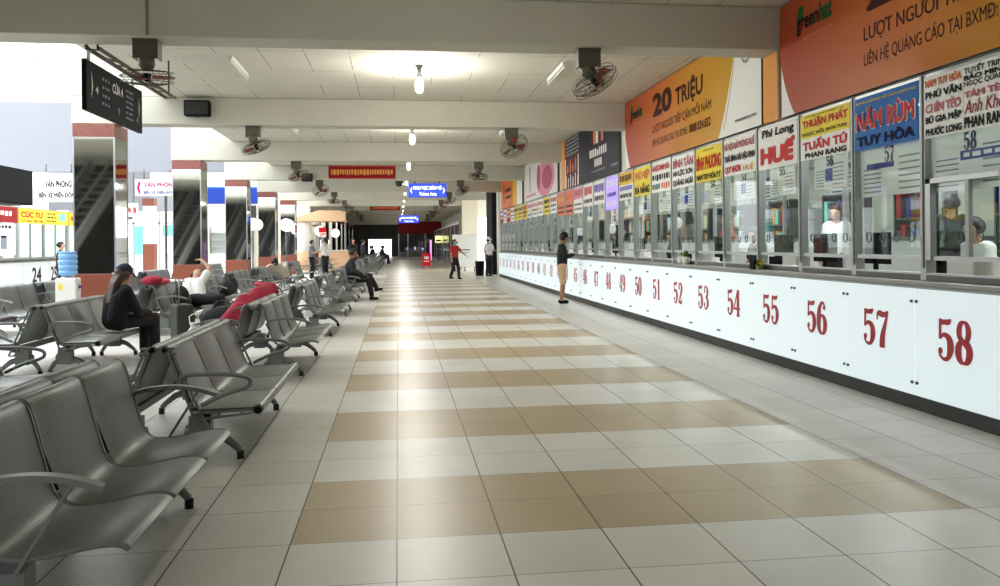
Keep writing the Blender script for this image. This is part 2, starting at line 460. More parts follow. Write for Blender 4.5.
# left bay: outer wall behind the left ticket counter, tall white bulkhead and frosted daylight windows
f = MB(); f.box((-13.2, 2.2, 0), (-13.0, 30, 3.2), 'paint_wall'); structure(f.build('wall_left'))
f = MB(); f.box((-24, 30, 4.05), (XE - .02, 30.35, 6.45), 'paint_bulkhead'); structure(f.build('wall_far_left'))
f = MB()
for x in [-24 + 1.45 * i for i in range(13)]: f.box((x - .035, 30.05, 6.45), (x + .035, 30.2, 9.9), 'alu_paint')
for z in (6.45, 7.95, 9.4, 9.86): f.box((-24, 30.06, z), (-6.6, 30.19, z + .05), 'alu_paint')
w = structure(f.build('window_1'), 'tall frosted daylight window above the white bulkhead')
f = MB(); f.box((-24, 30.11, 6.47), (-6.6, 30.13, 9.9), 'frosted'); f.build('pane', w)
f = MB(); f.box((-24, 30, 0), (-14.2, 30.3, 4.04), 'dark_wall'); structure(f.build('wall_far_left'))
f = MB(); f.box((-14.5, 36, 2.95), (-10.45, 36.2, 5.2), 'paint_bulkhead'); structure(f.build('wall_far_left'))
# cream wall further down the left bay, wall along the far left
f = MB(); f.box((-10.4, 44, 0), (-5.95, 44.25, 6), 'cream'); structure(f.build('wall_far_left'))
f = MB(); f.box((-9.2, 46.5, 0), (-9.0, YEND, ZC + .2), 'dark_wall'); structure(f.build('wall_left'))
f = MB(); f.box((-9.0, 46.5, ZC), (XE - .01, YEND, ZC + .2), 'paint_wall'); structure(f.build('ceiling'))
# right side beyond the ticket counter
f = MB(); f.box((3.62, 46.0, 0), (4.5, 46.4, ZC), 'cream'); structure(f.build('wall_right'))
f = MB(); f.box((4.35, 46.4, 0), (4.5, YEND, ZC), 'paint_wall'); structure(f.build('wall_right'))
f = MB(); f.box((4.2, 36.2, 0), (4.5, 38.6, ZC), 'black'); structure(f.build('trim_1'), 'black clad pier beside the end of the ticket counter')
f = MB(); f.box((4.27, 34.4, 0), (4.5, 35.12, ZC - .01), 'paint_wall'); structure(f.build('trim_2'))
# end wall with a wide opening to daylight
f = MB()
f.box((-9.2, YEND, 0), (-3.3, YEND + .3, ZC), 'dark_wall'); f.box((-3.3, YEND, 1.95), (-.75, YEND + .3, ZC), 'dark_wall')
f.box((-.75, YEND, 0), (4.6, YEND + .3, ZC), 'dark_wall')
structure(f.build('wall_end'))

# ------------------------------------------------------------------ columns with mirror cladding
COLY = [8.66 + 6.24 * i for i in range(1, 14)]
for i, y in enumerate(COLY):
    if i == 5: continue
    a, b2 = -5.6, -4.9; d = .7
    t = bpy.data.objects.new('column', None); COL.objects.link(t); t.location = ((a + b2) / 2, y + d / 2, 0)
    t['kind'] = 'structure'; t['label'] = 'square mirror-clad column, ' + ORD[i] + ' of the row on the left'
    h = .35
    f = MB(); f.box((-h, -h, 0), (h, h, .94), 'tile_red'); f.build('base', t, bevel=.008)
    f = MB(); f.box((-h + .01, -h + .01, .94), (h - .01, h - .01, 3.33), 'mirror'); f.build('mirror_cladding', t)
    f = MB()
    for sx in (-1, 1):
        for sy in (-1, 1): f.box((sx * (h - .012) - .012, sy * (h - .012) - .012, .945), (sx * (h - .012) + .012, sy * (h - .012) + .012, 3.325), 'alu')
    f.build('edge_trim', t)
    f = MB(); f.box((-h, -h, 3.33), (h, h, ZB - .002), 'granite_red'); f.build('capital', t, bevel=.006)

# ------------------------------------------------------------------ serif numerals (heavy, condensed)
def spline(pts, n=7, closed=False):
    out = []; k = len(pts)
    rng = range(k) if closed else range(k - 1)
    for i in rng:
        p1, p2 = pts[i], pts[(i + 1) % k]
        p0 = pts[i - 1] if (i > 0 or closed) else p1; p3 = pts[(i + 2) % k] if (i + 2 < k or closed) else p2
        for j in range(n):
            t = j / n
            out.append(tuple(.5 * (2 * b + (c - a) * t + (2 * a - 5 * b + 4 * c - d) * t * t + (3 * b - a - 3 * c + d) * t ** 3) for a, b, c, d in zip(p0, p1, p2, p3)))
    if not closed: out.append(tuple(pts[-1]))
    return out
def ribbon(mb, pts, O, s, m, z, closed=False, smooth=True):
    P = spline(pts, 7, closed) if smooth else pts
    k = len(P); L_, R_ = [], []
    for i in range(k):
        a = P[i - 1] if (i or closed) else P[i]; b = P[(i + 1) % k] if (i < k - 1 or closed) else P[i]
        dx, dy = b[0] - a[0], b[1] - a[1]; l = math.hypot(dx, dy) or 1
        nx, ny = -dy / l, dx / l; w = P[i][2] / 2
        L_.append((O[0] + (P[i][0] + nx * w) * s[0], O[1] + (P[i][1] + ny * w) * s[1], z))
        R_.append((O[0] + (P[i][0] - nx * w) * s[0], O[1] + (P[i][1] - ny * w) * s[1], z))
    vs = L_ + R_; fs = [(k + i, k + (i + 1) % k, (i + 1) % k, i) for i in range(k if closed else k - 1)]
    mb.add(vs, fs, m)
def blob(mb, c, r, O, s, m, z):
    mb.add([(O[0] + (c[0] + r * math.cos(2 * PI * j / 14)) * s[0], O[1] + (c[1] + r * math.sin(2 * PI * j / 14)) * s[1], z) for j in range(14)], [tuple(range(14))], m)
def ell(cx, cy, rx, ry, wide, thin, n=12):
    return [(cx + rx * math.cos(2 * PI * i / n), cy + ry * math.sin(2 * PI * i / n), thin + (wide - thin) * abs(math.cos(2 * PI * i / n))) for i in range(n)]
DIG = {
 '0': [('c', ell(.5, .5, .31, .455, .29, .1))],
 '1': [('l', [(.52, 1, .27), (.52, .0, .27)]), ('s', [(.5, .97, .1), (.36, .86, .1), (.2, .83, .07)]), ('l', [(.2, .035, .07), (.84, .035, .07)])],
 '2': [('s', [(.24, .70, .16), (.24, .86, .17), (.48, .95, .09), (.76, .84, .24), (.74, .62, .27), (.5, .36, .2), (.17, .06, .1)]), ('b', (.25, .72), .13),
       ('s', [(.14, .07, .14), (.4, .12, .18), (.66, .07, .16), (.84, .16, .1), (.88, .30, .05)])],
 '3': [('s', [(.22, .76, .1), (.3, .93, .11), (.52, .955, .09), (.74, .82, .23), (.68, .60, .2), (.42, .53, .07)]),
       ('s', [(.42, .53, .07), (.7, .46, .2), (.8, .26, .27), (.6, .07, .13), (.36, .05, .1), (.18, .2, .1)]), ('b', (.25, .77), .12), ('b', (.22, .22), .13)],
 '4': [('l', [(.66, 1, .27), (.66, 0, .27)]), ('l', [(.6, .97, .1), (.08, .32, .1)]), ('l', [(.05, .29, .11), (.95, .29, .11)]), ('l', [(.42, .035, .07), (.92, .035, .07)])],
 '5': [('l', [(.23, .98, .12), (.21, .5, .12)]), ('s', [(.18, .9, .2), (.45, .905, .15), (.7, .92, .17), (.84, .99, .06)]),
       ('s', [(.22, .52, .08), (.45, .615, .13), (.74, .52, .24), (.8, .3, .28), (.66, .09, .16), (.42, .045, .1), (.22, .12, .1), (.17, .25, .12)]), ('b', (.24, .23), .13)],
 '6': [('c', ell(.5, .31, .30, .27, .27, .09)), ('s', [(.78, .82, .08), (.66, .95, .1), (.44, .93, .15), (.25, .72, .26), (.2, .42, .28), (.22, .28, .26)]), ('b', (.72, .82), .12)],
 '7': [('s', [(.1, .72, .07), (.14, .88, .12), (.3, .9, .2), (.55, .87, .18), (.78, .92, .13), (.9, .98, .06)]), ('s', [(.86, .95, .1), (.7, .66, .16), (.52, .36, .25), (.46, .14, .29), (.46, .0, .29)])],
 '8': [('c', ell(.5, .735, .25, .225, .22, .09)), ('c', ell(.5, .28, .30, .245, .27, .09)), ('l', [(.3, .62, .16), (.68, .40, .16)])],
 '9': [],
}
for k_, st in DIG.items(): pass
DIG['9'] = [(q[0], [(1 - p[0], 1 - p[1], p[2]) for p in q[1]]) if q[0] != 'b' else ('b', (1 - q[1][0], 1 - q[1][1]), q[2]) for q in DIG['6']]
def digits(mb, s, u0, v0, w, h, m, z=.004):
    n = len(s); cw = w / n
    for i, ch in enumerate(s):
        O = (u0 + i * cw + cw * .02, v0); sc_ = (cw * .98, h)
        for q, st in enumerate(DIG[ch]):
            zq = z + .0004 * q
            if st[0] == 'b':
                c = (O[0] + st[1][0] * sc_[0], O[1] + st[1][1] * sc_[1]); r = st[2] * sc_[0]
                mb.add([(c[0] + r * math.cos(2 * PI * j / 14), c[1] + r * math.sin(2 * PI * j / 14), zq) for j in range(14)], [tuple(range(14))], m)
            else:
                # widths are given relative to the digit's width: work in a space where x and y share a scale
                k2 = sc_[1] / sc_[0]
                pts = [(p[0], p[1] * k2, p[2] * 1.34) for p in st[1]]
                ribbon(mb, pts, O, (sc_[0], sc_[0]), m, zq, st[0] == 'c', st[0] != 'l')

# ------------------------------------------------------------------ ticket counter (right)
YS = lambda n: 6.21 + (58 - n) * 1.03                 # far seam of the panel numbered n
NUMS = list(range(58, 30, -1))
Y0C, Y1C = 4.15, YS(31) - .03
ct = thing('ticket_counter', 'long white ticket counter with red numbered panels along the right side', 'counter', (4.22, 0, 0))
f = MB(); f.box((.035, Y0C - .2, 0), (.2, Y1C, .13), 'kick'); f.build('kick_base', ct)
f = MB(); f.box((.02, Y0C - .2, .13), (.4, Y1C, 1.01), 'steel_dark'); f.build('body', ct)
f = MB(); f.box((-.02, Y0C - .2, 1.035), (.45, Y1C, 1.075), 'worktop'); f.box((0, Y0C - .2, 1.012), (.4, Y1C, 1.034), 'alu_paint'); f.build('worktop', ct, bevel=.006)
_stud = [None]
for n in [59] + NUMS:
    ya, yb = YS(n) - 1.03, YS(n)
    mx_ = frame((0, yb - .002, .13), (0, -1, 0), (0, 0, 1))
    f = MB(); W = 1.026; H = .88
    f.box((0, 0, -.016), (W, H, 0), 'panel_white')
    if n != 59: digits(f, str(n), .27, .335, .42, .335, 'red_print')
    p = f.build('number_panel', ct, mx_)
    p['label'] = 'white panel numbered %d in red' % n if n != 59 else 'white panel at the near end'
    for v in (.105, .775):
        for u in (.03, W - .03):
            if _stud[0] is None:
                f = MB(); f.tube([(0, 0, -.01), (0, 0, .014)], .013, 'steel_dark', 10); _stud[0] = f.build('stud', p, loc=(u, v, 0))
            else:
                o = _stud[0].copy(); COL.objects.link(o); o.parent = p; o.location = (u, v, 0)

# ------------------------------------------------------------------ ticket windows (right): one per numbered bay
XW = 4.30; ZS, ZT = 1.078, 2.765
def make_window(n):
    ya = YS(n) - 1.03
    t = thing('ticket_window', 'aluminium-framed glass ticket window above the counter panel numbered %d' % n, 'window', (XW, ya, ZS), 0, 'ticket windows along the counter')
    H = ZT - ZS
    f = MB()
    f.box((0, 1.03 - .036, 0), (.09, 1.03 + .034, H), 'alu'); f.box((-.012, 1.03 - .014, .1), (.0, 1.03 + .014, H), 'alu_paint')
    f.box((.005, .036, H - .05), (.08, .992, H), 'alu')
    f.box((0, .036, 0), (.1, .992, .045), 'steel_dark'); f.box((.0, .036, .045), (.08, .992, .06), 'alu')
    f.box((.01, .036, .165), (.07, .992, .2), 'alu')
    f.build('frame', t)
    f = MB(); f.box((.036, .04, .2), (.042, .99, H - .05), 'glass'); f.build('glass_pane', t)
    f = MB()
    for k in range(4):
        y = .2 + .21 * k
        f.tube([(.033, y + .036 * math.cos(2 * PI * j / 16), .36 + .044 * math.sin(2 * PI * j / 16)) for j in range(16)], .0045, 'steel_dark', 5, True)
    f.build('speak_holes', t)
    return t
for n in NUMS + [59]:
    t = make_window(n)
    if n == 58:                                           # sliding hatch frame in the nearest window
        f = MB()
        for y in (.93, .1): f.box((-.005, y, .165), (.05, y + .06, .83), 'alu')
        f.box((-.005, .1, .79), (.05, .99, .83), 'alu'); f.box((-.005, .48, .2), (.03, .52, .79), 'alu_paint')
        f.build('hatch_frame', t)

# ------------------------------------------------------------------ company signs over the ticket windows
def sign(name, label, cat, O, U, V, w, h, bg, items, thick=.02, group=None, edge=None):
    f = MB(); f.box((0, 0, -thick), (w, h, 0), edge or bg)
    f.rect(0, 0, w, h, bg, .001)
    for it in items:
        if it[0] == 'r': f.rect(it[1] * w, it[2] * h, it[3] * w, it[4] * h, it[5], .002 + (it[6] if len(it) > 6 else 0))
        elif it[0] == 't':
            kw = it[7] if len(it) > 7 else {}
            f.text(it[1], it[2] * w, it[3] * h, it[4] * w, it[5] * h, it[6], **{'z': .005, **kw})
        elif it[0] == 's':
            x = it[1]; rr = random.Random(len(label) + int(it[2] * 100))
            while x < it[3] - .02:
                l = min(rr.uniform(.05, .13) * (.3 if 'banner' in label else 1), it[3] - x); e_ = rr.uniform(0, .2) * (it[4] - it[2])
                f.rect(x * w, (it[2] + e_) * h, (x + l) * w, it[4] * h, it[5], .004); x += l + (.012 if 'banner' in label else .035)
        elif it[0] == 'd': digits(f, it[1], it[2] * w, it[3] * h, (it[4] - it[2]) * w, (it[5] - it[3]) * h, it[6], .005)
    o = f.build(name, None, frame(O, U, V))
    return tag(o, label, cat, group)
B = {'bold': .024}; BB_ = {'bold': .044}; TH = {'bold': .005}
bays = {
 58: (.50, 'white', [('t','NAM TUY HÒA',.02,.82,.47,.98,'orange_print',BB_),('t','PHÚ VĂN',.02,.63,.47,.78,'ink',BB_),('t','CHÍN TÈO',.02,.40,.46,.59,'red_print',BB_),('t','BÙ GIA MẬP',.02,.21,.47,.37,'ink',BB_),('t','PHƯỚC LONG',.02,.03,.47,.18,'ink',BB_),
   ('t','TUYẾT TRINH',.5,.86,.98,.98,'ink',B),('t','BẢO MINH',.5,.76,.98,.86,'ink',BB_),('t','NGỌC QUANG',.5,.65,.98,.75,'ink',B),('t','TÁM TÈO',.5,.49,.98,.62,'red_print',BB_),('t','Anh Khoa',.5,.25,.98,.46,'red_dark',{'bold':.01,'slant':.2}),('t','PHAN RANG',.5,.03,.98,.21,'ink',BB_),('r',.485,0,.488,.8,'paper_line'),('r',0,.61,.485,.613,'paper_line')]),
 57: (.485, 'sign_blue', [('t','XE KHÁCH GIƯỜNG NẰM CHẤT LƯỢNG CAO',.03,.86,.97,.94,'yellow',B),('t','NĂM RÙM',.03,.345,.97,.815,'white',{'bold':.06}),('t','NĂM RÙM',.045,.36,.955,.80,'red',{'bold':.034,'z':.009}),('t','TUY HÒA',.05,.06,.95,.30,'navy_dark',{'bold':.045})]),
 56: (.475, 'white', [('r',0,.48,1,1,'yellow'),('t','XE KHÁCH CHẤT LƯỢNG CAO',.1,.93,.9,.97,'ink',B),('t','THUẬN PHÁT',.04,.68,.97,.92,'red',BB_),('t','NGỌC HỒI',.04,.51,.5,.64,'ink',B),('t','(KON TUM)',.55,.52,.95,.61,'ink',B),('t','TUẤN TÚ',.05,.2,.95,.46,'red',BB_),('t','PHAN RANG',.1,.03,.94,.15,'ink',BB_)]),
 55: (.485, 'white', [('t','Phi Long',.1,.7,.92,.95,'ink',{'bold':.04,'slant':.12}),('t','HUẾ',.06,.1,.96,.66,'red',{'bold':.07})]),
 54: (.475, 'white', [('t','HÀ NỘI-HẢI PHÒNG-HUẾ',.02,.66,.98,.95,'red_print',BB_),('t','THÁI BÌNH-HẢI HẬU-VINH',.02,.34,.98,.6,'ink',BB_),('t','QUY NHƠN',.04,.04,.55,.28,'red',BB_),('t','HUẾ',.62,.06,.95,.26,'yellow_deep',B)]),
 53: (.48, 'yellow', [('t','CHUYÊN TUYẾN',.3,.88,.7,.96,'ink',TH),('t','BÌNH PHƯƠNG',.03,.34,.97,.84,'red',BB_),('t','NAM TUY HÒA P.Y',.04,.05,.96,.27,'ink',BB_)]),
 52: (.5, 'white', [('t','BÌNH TÂN',.05,.62,.97,.95,'red_print',BB_),('t','AN LỘC SƠN',.05,.34,.95,.58,'ink',BB_),('t','QUẢNG NGÃI',.05,.05,.95,.3,'ink',BB_)]),
 51: (.5, 'white', [('t','HÀ NỘI-THANH HÓA',.04,.66,.96,.95,'red',BB_),('s',.04,.38,.96,.58,'ink'),('s',.04,.08,.5,.28,'green_print'),('s',.54,.08,.96,.28,'orange_print')]),
 50: (.5, 'yellow', [('t','PHÚ HIỆP',.05,.52,.95,.93,'orange_print',BB_),('t','ĐÀ NẴNG',.05,.06,.95,.44,'ink',BB_)]),
 49: (.52, 'paper', [('r',0,.55,1,1,'yellow_deep'),('s',.06,.66,.94,.9,'ink_brown'),('s',.06,.32,.94,.5,'purple'),('s',.06,.07,.94,.22,'ink')]),
 48: (.66, 'purple_lit', [('s',.1,.1,.9,.24,'paper'),('s',.15,.38,.85,.52,'navy'),('s',.08,.68,.92,.9,'paper')]),
 47: (.5, 'paper', [('s',.06,.5,.94,.86,'purple'),('s',.06,.14,.94,.36,'ink')]),
 46: (.5, 'paper', [('s',.1,.48,.9,.88,'red'),('s',.06,.14,.94,.32,'ink')]),
 45: (.62, 'paper', [('r',0,.55,1,.98,'pink'),('s',.08,.64,.92,.9,'red_print'),('s',.08,.3,.92,.38,'ink'),('s',.08,.12,.92,.2,'ink')]),
 44: (.62, 'coral', [('s',.08,.1,.92,.2,'ink'),('s',.08,.3,.92,.4,'ink'),('s',.08,.6,.92,.8,'orange_print')]),
 43: (.62, 'coral', [('s',.08,.1,.92,.2,'ink'),('s',.08,.3,.92,.4,'green_print'),('s',.08,.6,.92,.8,'orange_pale')]),
}
signdesc = {58: 'large white sign of many names, NAM TUY HÒA first,', 57: 'blue sign with big red NĂM RÙM letters', 56: 'half yellow half white sign with red letters',
 55: 'white Phi Long HUẾ sign with big red letters', 54: 'white HÀ NỘI-HẢI PHÒNG-HUẾ sign', 53: 'yellow BÌNH PHƯƠNG sign with red letters', 52: 'white BÌNH TÂN sign with red top line',
 51: 'white sign with red HÀ NỘI-THANH HÓA top line', 50: 'yellow ĐÀ NẴNG sign', 49: 'half yellow sign with blue line below', 48: 'glowing violet sign', 47: 'white sign with violet letters',
 46: 'white sign with red letters and black line', 45: 'white sign with pink top band', 44: 'coral sign with dark lines', 43: 'coral sign with green and dark lines'}
far_bg = ['paper', 'yellow', 'paper', 'paper', 'pale_print', 'yellow_deep', 'yellow', 'yellow', 'paper', 'red', 'paper', 'red_dark']
far_nm = ['white', 'yellow', 'white', 'off-white', 'pale grey', 'deep yellow', 'yellow', 'yellow', 'white', 'red', 'white', 'dark red']
for i, n in enumerate(range(42, 30, -1)):
    bays[n] = (.5, far_bg[i], [('s',.08,.62,.92,.86,['red','ink_brown','red_print','orange_print','pink_deep','red','navy','ink','red','yellow','purple','white'][i]),('s',.1,.36,.9,.5,['ink','ink','yellow_deep','ink','yellow','ink','ink','red','ink','white','magenta','paper'][i]),('s',.12,.14,.88,.23,'ink')])
    signdesc[n] = far_nm[i] + ' company sign'
for n, (h, bg, items) in bays.items():
    sign('company_sign', signdesc[n] + ' above ticket window %d' % n, 'sign', (XW - .003, YS(n) - .04, ZT - .028 - h), (0, -1, 0), (0, 0, 1), .95, h, bg, items, .006, 'company signs over the ticket windows')
# paper notices with the window's number, behind the glass under each sign
for n in NUMS:
    h0 = ZT - .028 - bays[n][0]
    big = n in (58, 57)
    hh = .46 if big else .34
    w = .93 if big else .6
    it = [('d', str(n), .4, .66, .64 if not big else .56, .97, 'navy_dark')] + [('r', .05, .08 + .09 * k, .34, .105 + .09 * k, 'paper_line') for k in range(6)] + [('r', .62, .1 + .12 * k, .95, .13 + .12 * k, 'paper_line') for k in range(6)]
    if big: it += [('r', .36, .5, .95, .66, 'brand_blue'), ('s', .4, .54, .9, .62, 'white')] if n == 58 else [('r', .1, .55, .55, .66, 'brand_blue')]
    elif n % 2 == 0: it += [('r', .36, .2, .6, .6, 'brand_blue')]
    sign('paper_notice', 'white paper notice behind the glass of ticket window %d' % n, 'notice', (XW + .06, YS(n) - .045 - (.0 if big else .16), h0 - hh + .02), (0, -1, 0), (0, 0, 1), w, hh, 'paper', it, .003, 'paper notices in the ticket windows')

# ------------------------------------------------------------------ billboards above the windows
ZB0 = 2.785; BH = ZC - .02 - ZB0
XBB = 4.268
def arc_pts(p0, p1, bulge, n=14):
    (x0, y0), (x1, y1) = p0, p1
    return [(x0 + (x1 - x0) * t + bulge * 4 * t * (1 - t) * (y1 - y0), y0 + (y1 - y0) * t - bulge * 4 * t * (1 - t) * (x1 - x0)) for t in [i / n for i in range(n + 1)]]
def greenhat_board(yfar, label):
    w = 5.75; h = BH
    f = MB(); f.box((0, 0, -.05), (w, h, 0), 'steel_dark')
    f.rect(0, 0, w, h, 'white', .001)
    left = arc_pts((.30, 0), (.0, h), -.12); right = arc_pts((4.45, 0), (5.03, h), .05)
    f.poly(left[::-1] + right, 'ad_gradient', .003)
    # thin gold line, emblem and address on the white end
    g = arc_pts((4.62, .1), (5.0, h * .92), .05)
    for a, b_ in zip(g[:-1], g[1:]): f.poly([a, (a[0] + .02, a[1]), (b_[0] + .02, b_[1]), b_], 'gold', .003)
    ex, ey = 5.34, .98
    for k in range(18):
        q = 2 * PI * k / 18; r0, r1 = .12, .16
        c0, s0, c1, s1 = math.cos(q), math.sin(q), math.cos(q + .2), math.sin(q + .2)
        f.poly([(ex + r0 * c0, ey + r0 * s0), (ex + r1 * c0, ey + r1 * s0), (ex + r1 * c1, ey + r1 * s1), (ex + r0 * c1, ey + r0 * s1)], 'ink', .004)
    f.poly([(ex - .05, ey - .06), (ex + .05, ey - .06), (ex, ey + .1)], 'gold', .004)
    f.text('WWW.BENXEMIENDONG.COM.VN', 5.0, .13, 5.62, .17, 'ink', .004, bold=.02)
    # lettering
    f.text('greenhat', .36, .80, 1.08, 1.04, 'ink', .006, bold=.035)
    f.poly([(.36, .98), (.5, .94), (.52, 1.1), (.42, 1.12)], 'green_print', .007)
    f.text('hat', .84, .84, 1.08, 1.06, 'green_print', .008, bold=.03)
    f.text('Digital Marketing Solutions', .5, .74, 1.08, .78, 'coral', .006, bold=.01)
    f.text('20', 1.66, .70, 2.62, 1.09, 'ink_brown', .006, bold=.05)
    f.text('TRIỆU', 2.78, .66, 3.92, 1.06, 'ink_brown', .006, bold=.03)
    f.text('LƯỢT NGƯỜI TIẾP CẬN MỖI NĂM', 1.62, .42, 4.22, .63, 'ink_brown', .006, bold=.012)
    f.text('LIÊN HỆ QUẢNG CÁO TẠI BXMĐ:', 1.62, .20, 3.3, .37, 'ink_brown', .006, bold=-.004)
    f.text('0888.024.832', 3.36, .22, 4.2, .345, 'ink_brown', .006, bold=.03)
    o = f.build('billboard', None, frame((XBB, yfar, ZB0), (0, -1, 0), (0, 0, 1)))
    tag(o, label, 'billboard', 'billboards above the ticket windows')
greenhat_board(8.60, 'orange and yellow greenhat billboard at the near end, above windows 57 and 58')
greenhat_board(14.86, 'orange and yellow 20 TRIỆU billboard with white end, above windows 51 to 55')
f = MB(); f.box((0, 0, -.05), (.4, .77, 0), 'orange_pale'); f.rect(.36, 0, .4, .77, 'steel_dark', .002)
tag(f.build('filler_board', None, frame((XBB, 9.06, ZB0), (0, -1, 0), (0, 0, 1))), 'narrow plain orange strip between the two greenhat billboards', 'board')
def board(label, y1, y0, bg, fn):
    w = y1 - y0; f = MB(); f.box((0, 0, -.05), (w, BH, 0), 'steel_dark'); f.rect(0, 0, w, BH, bg, .001); fn(f, w, BH)
    tag(f.build('billboard', None, frame((XBB, y1, ZB0), (0, -1, 0), (0, 0, 1))), label, 'billboard', 'billboards above the ticket windows')
def navy(f, w, h):
    f.rect(0, 0, .45, h, 'orange_pale', .003)
    f.rect(.45, 0, 2.05, h * .62, 'brown_art', .003)
    for i in range(9):
        for j in range(5):
            f.poly([(.55 + .17 * i + .08 * (j % 2), h * .64 + .09 * j), (.63 + .17 * i + .08 * (j % 2), h * .64 + .09 * j + .03), (.58 + .17 * i + .08 * (j % 2), h * .64 + .09 * j + .07)], 'white', .004)
    for i in range(6): f.rect(.55 + .27 * i, 0, .63 + .27 * i, h * (.2 if i % 2 else .26), 'white', .004)
    for u in (.48, 1.95): f.rect(u, 0, u + .09, h * .6, 'white', .004)
    for i in range(4): f.rect(.75 + .3 * i, h * .3, .85 + .3 * i, h * (.45 + .1 * (i % 2)), 'coral', .004)
    for i in range(5): f.rect(3.3 + .22 * i, h * .62, 3.5 + .22 * i, h * .95, ['brown_art', 'coral', 'paper', 'brown_art', 'coral'][i], .004)
    for i in range(9): f.rect(3.15 + .17 * i, h * .4, 3.27 + .17 * i, h * (.54 if i != 4 else .5), 'pale_print', .004)
    for i in range(4): f.rect(3.6 + .17 * i, h * .22, 3.72 + .17 * i, h * .35, 'pale_print', .004)
    f.rect(3.3, h * .13, 4.5, h * .155, 'paper_line', .004); f.rect(5.0, h * .12, 5.5, h * .16, 'paper_line', .004)
board('navy billboard with a patterned brown picture at one end', 20.9, 15.36, 'navy_board', navy)
def pinkb(f, w, h):
    f.poly([(2.4 + 2.9 * math.cos(q) * .5 + 1.4, h * .42 + h * .42 * math.sin(q)) for q in [2 * PI * k / 28 for k in range(28)]], 'pink', .003)
    f.poly([(4.1 + .8 * math.cos(q), h * .42 + .34 * math.sin(q)) for q in [2 * PI * k / 24 for k in range(24)]], 'pink_deep', .004)
    f.poly([(2.7 + .3 * math.cos(q), h * .5 + .4 * math.sin(q)) for q in [2 * PI * k / 24 for k in range(24)]], 'pink_deep', .005)
    f.rect(1.0, h * .2, 1.15, h * .9, 'paper_line', .003); f.rect(.3, h * .1, 2.2, h * .16, 'pink', .003)
board('white billboard with pink round shapes', 27.1, 21.45, 'pale_print', pinkb)
def orb(f, w, h):
    f.rect(w * .78, 0, w, h, 'white', .003); f.rect(w * .6, 0, w * .78, h, 'yellow_deep', .003)
    f.rect(.8, h * .2, 1.1, h * .8, 'red_dark', .004); f.rect(1.4, h * .5, 3.0, h * .62, 'ink_brown', .004); f.rect(1.4, h * .3, 3.0, h * .38, 'ink_brown', .004)
board('small-looking orange billboard with white end at the far end of the counter', 33.5, 27.7, 'orange_print', orb)

# ------------------------------------------------------------------ inside the ticket booths
f = MB(); f.box((4.63, -.88, 0), (8.68, 34.9, .3), 'desk'); structure(f.build('floor_booth'))
f = MB(); f.box((0, 0, .7), (.6, 33.5, .74), 'desk'); f.box((.52, 0, 0), (.58, 33.5, .7), 'desk')
dk = tag(f.build('booth_desk', None, None, (4.68, 1.2, .3)), 'long pale desk behind the ticket windows', 'desk')
for i, n in enumerate(NUMS):
    y = YS(n) - .5
    if n % 2 == 0 or n in (55, 57):
        t = thing('monitor', 'dark computer monitor on the desk behind ticket window %d' % n, 'monitor', (5.0, y + .22, 1.041), 0, 'monitors behind the ticket windows')
        f = MB(); f.box((-.02, -.24, .12), (.02, .24, .45), 'black'); f.build('housing', t, bevel=.006)
        f = MB(); f.box((.021, -.22, .14), (.024, .22, .43), 'screen_lit' if n == 54 else 'screen'); f.build('screen', t)
        f = MB(); f.cyl((0, 0), .09, 0, .015, 'black'); f.box((-.02, -.025, .015), (.01, .025, .2), 'black'); f.build('stand', t)
    if n % 3 == 0:
        t = thing('printer', 'pale ticket printer on the desk behind ticket window %d' % n, 'printer', (4.95, y - .3, 1.041), 0, 'printers behind the ticket windows')
        f = MB(); f.box((-.15, -.18, 0), (.15, .18, .2), 'white_plastic'); f.build('case', t, bevel=.02)
        f = MB(); f.box((-.12, -.14, .2), (.02, .14, .215), 'steel_dark'); f.box((-.02, -.12, .215), (-.01, .12, .33), 'paper'); f.build('paper_tray', t)
for i in range(11):
    y = 3.4 + 2.9 * i
    t = thing('cabinet', 'tall pale cabinet against the booth wall, ' + ORD[i] + ' of its row', 'cabinet', (8.35, y, .301), 0, 'cabinets along the booth wall')
    hh = 1.9 if i % 3 else 1.3
    f = MB(); f.box((-.3, -.6, 0), (.3, .6, hh), 'cabinet' if i % 2 else 'desk'); f.build('body', t, bevel=.01)
    for s in (-1, 1):
        f = MB(); f.box((-.325, s * .3 - .28, .08), (-.302, s * .3 + .28, hh - .05), 'cabinet'); d_ = f.build('door', t)
        f = MB(); f.box((-.345, s * .06 - .012, hh * .5), (-.326, s * .06 + .012, hh * .5 + .14), 'steel_dark'); f.build('handle', d_)
cl = ['navy', 'steel_dark', 'brown_art', 'black', 'teal', 'cloth_dark', 'red_dark', 'gold']
for i, n in enumerate(NUMS):
    y = YS(n) - .5
    if n % 2 == 1:
        t = thing('bookshelf', 'dark shelf stacked with box files deep inside the booth behind window %d' % n, 'shelf', (7.55, y, .301), 0, 'shelves of box files in the booths')
        f = MB()
        for s_ in (-1, 1): f.box((-.2, s_ * .42 - .015, 0), (.2, s_ * .42 + .015, 1.9), 'steel_dark')
        for z in (.05, .5, .95, 1.4, 1.86): f.box((-.2, -.405, z), (.2, .405, z + .03), 'steel_dark')
        f.build('rack', t)
        f = MB()
        for k in range(28):
            zz = (.08, .53, .98, 1.43)[k // 7]; yy = -.40 + .113 * (k % 7)
            f.box((-.19, yy, zz), (.1, yy + .1, zz + .26 + .03 * ((k * 5) % 4)), cl[(k * 3 + n) % 8])
        f.build('box_files', t)
    if n % 3 == 1:
        sign('wall_notice', 'framed notice on the booth wall behind window %d' % n, 'notice', (8.69, y + .5, 2.3), (0, -1, 0), (0, 0, 1), .9, .65, 'paper', [('r', .05, .8, .95, .95, 'brand_blue')] + [('r', .1, .1 + .13 * k, .9, .15 + .13 * k, 'paper_line') for k in range(5)], .02, 'framed notices on the booth wall')
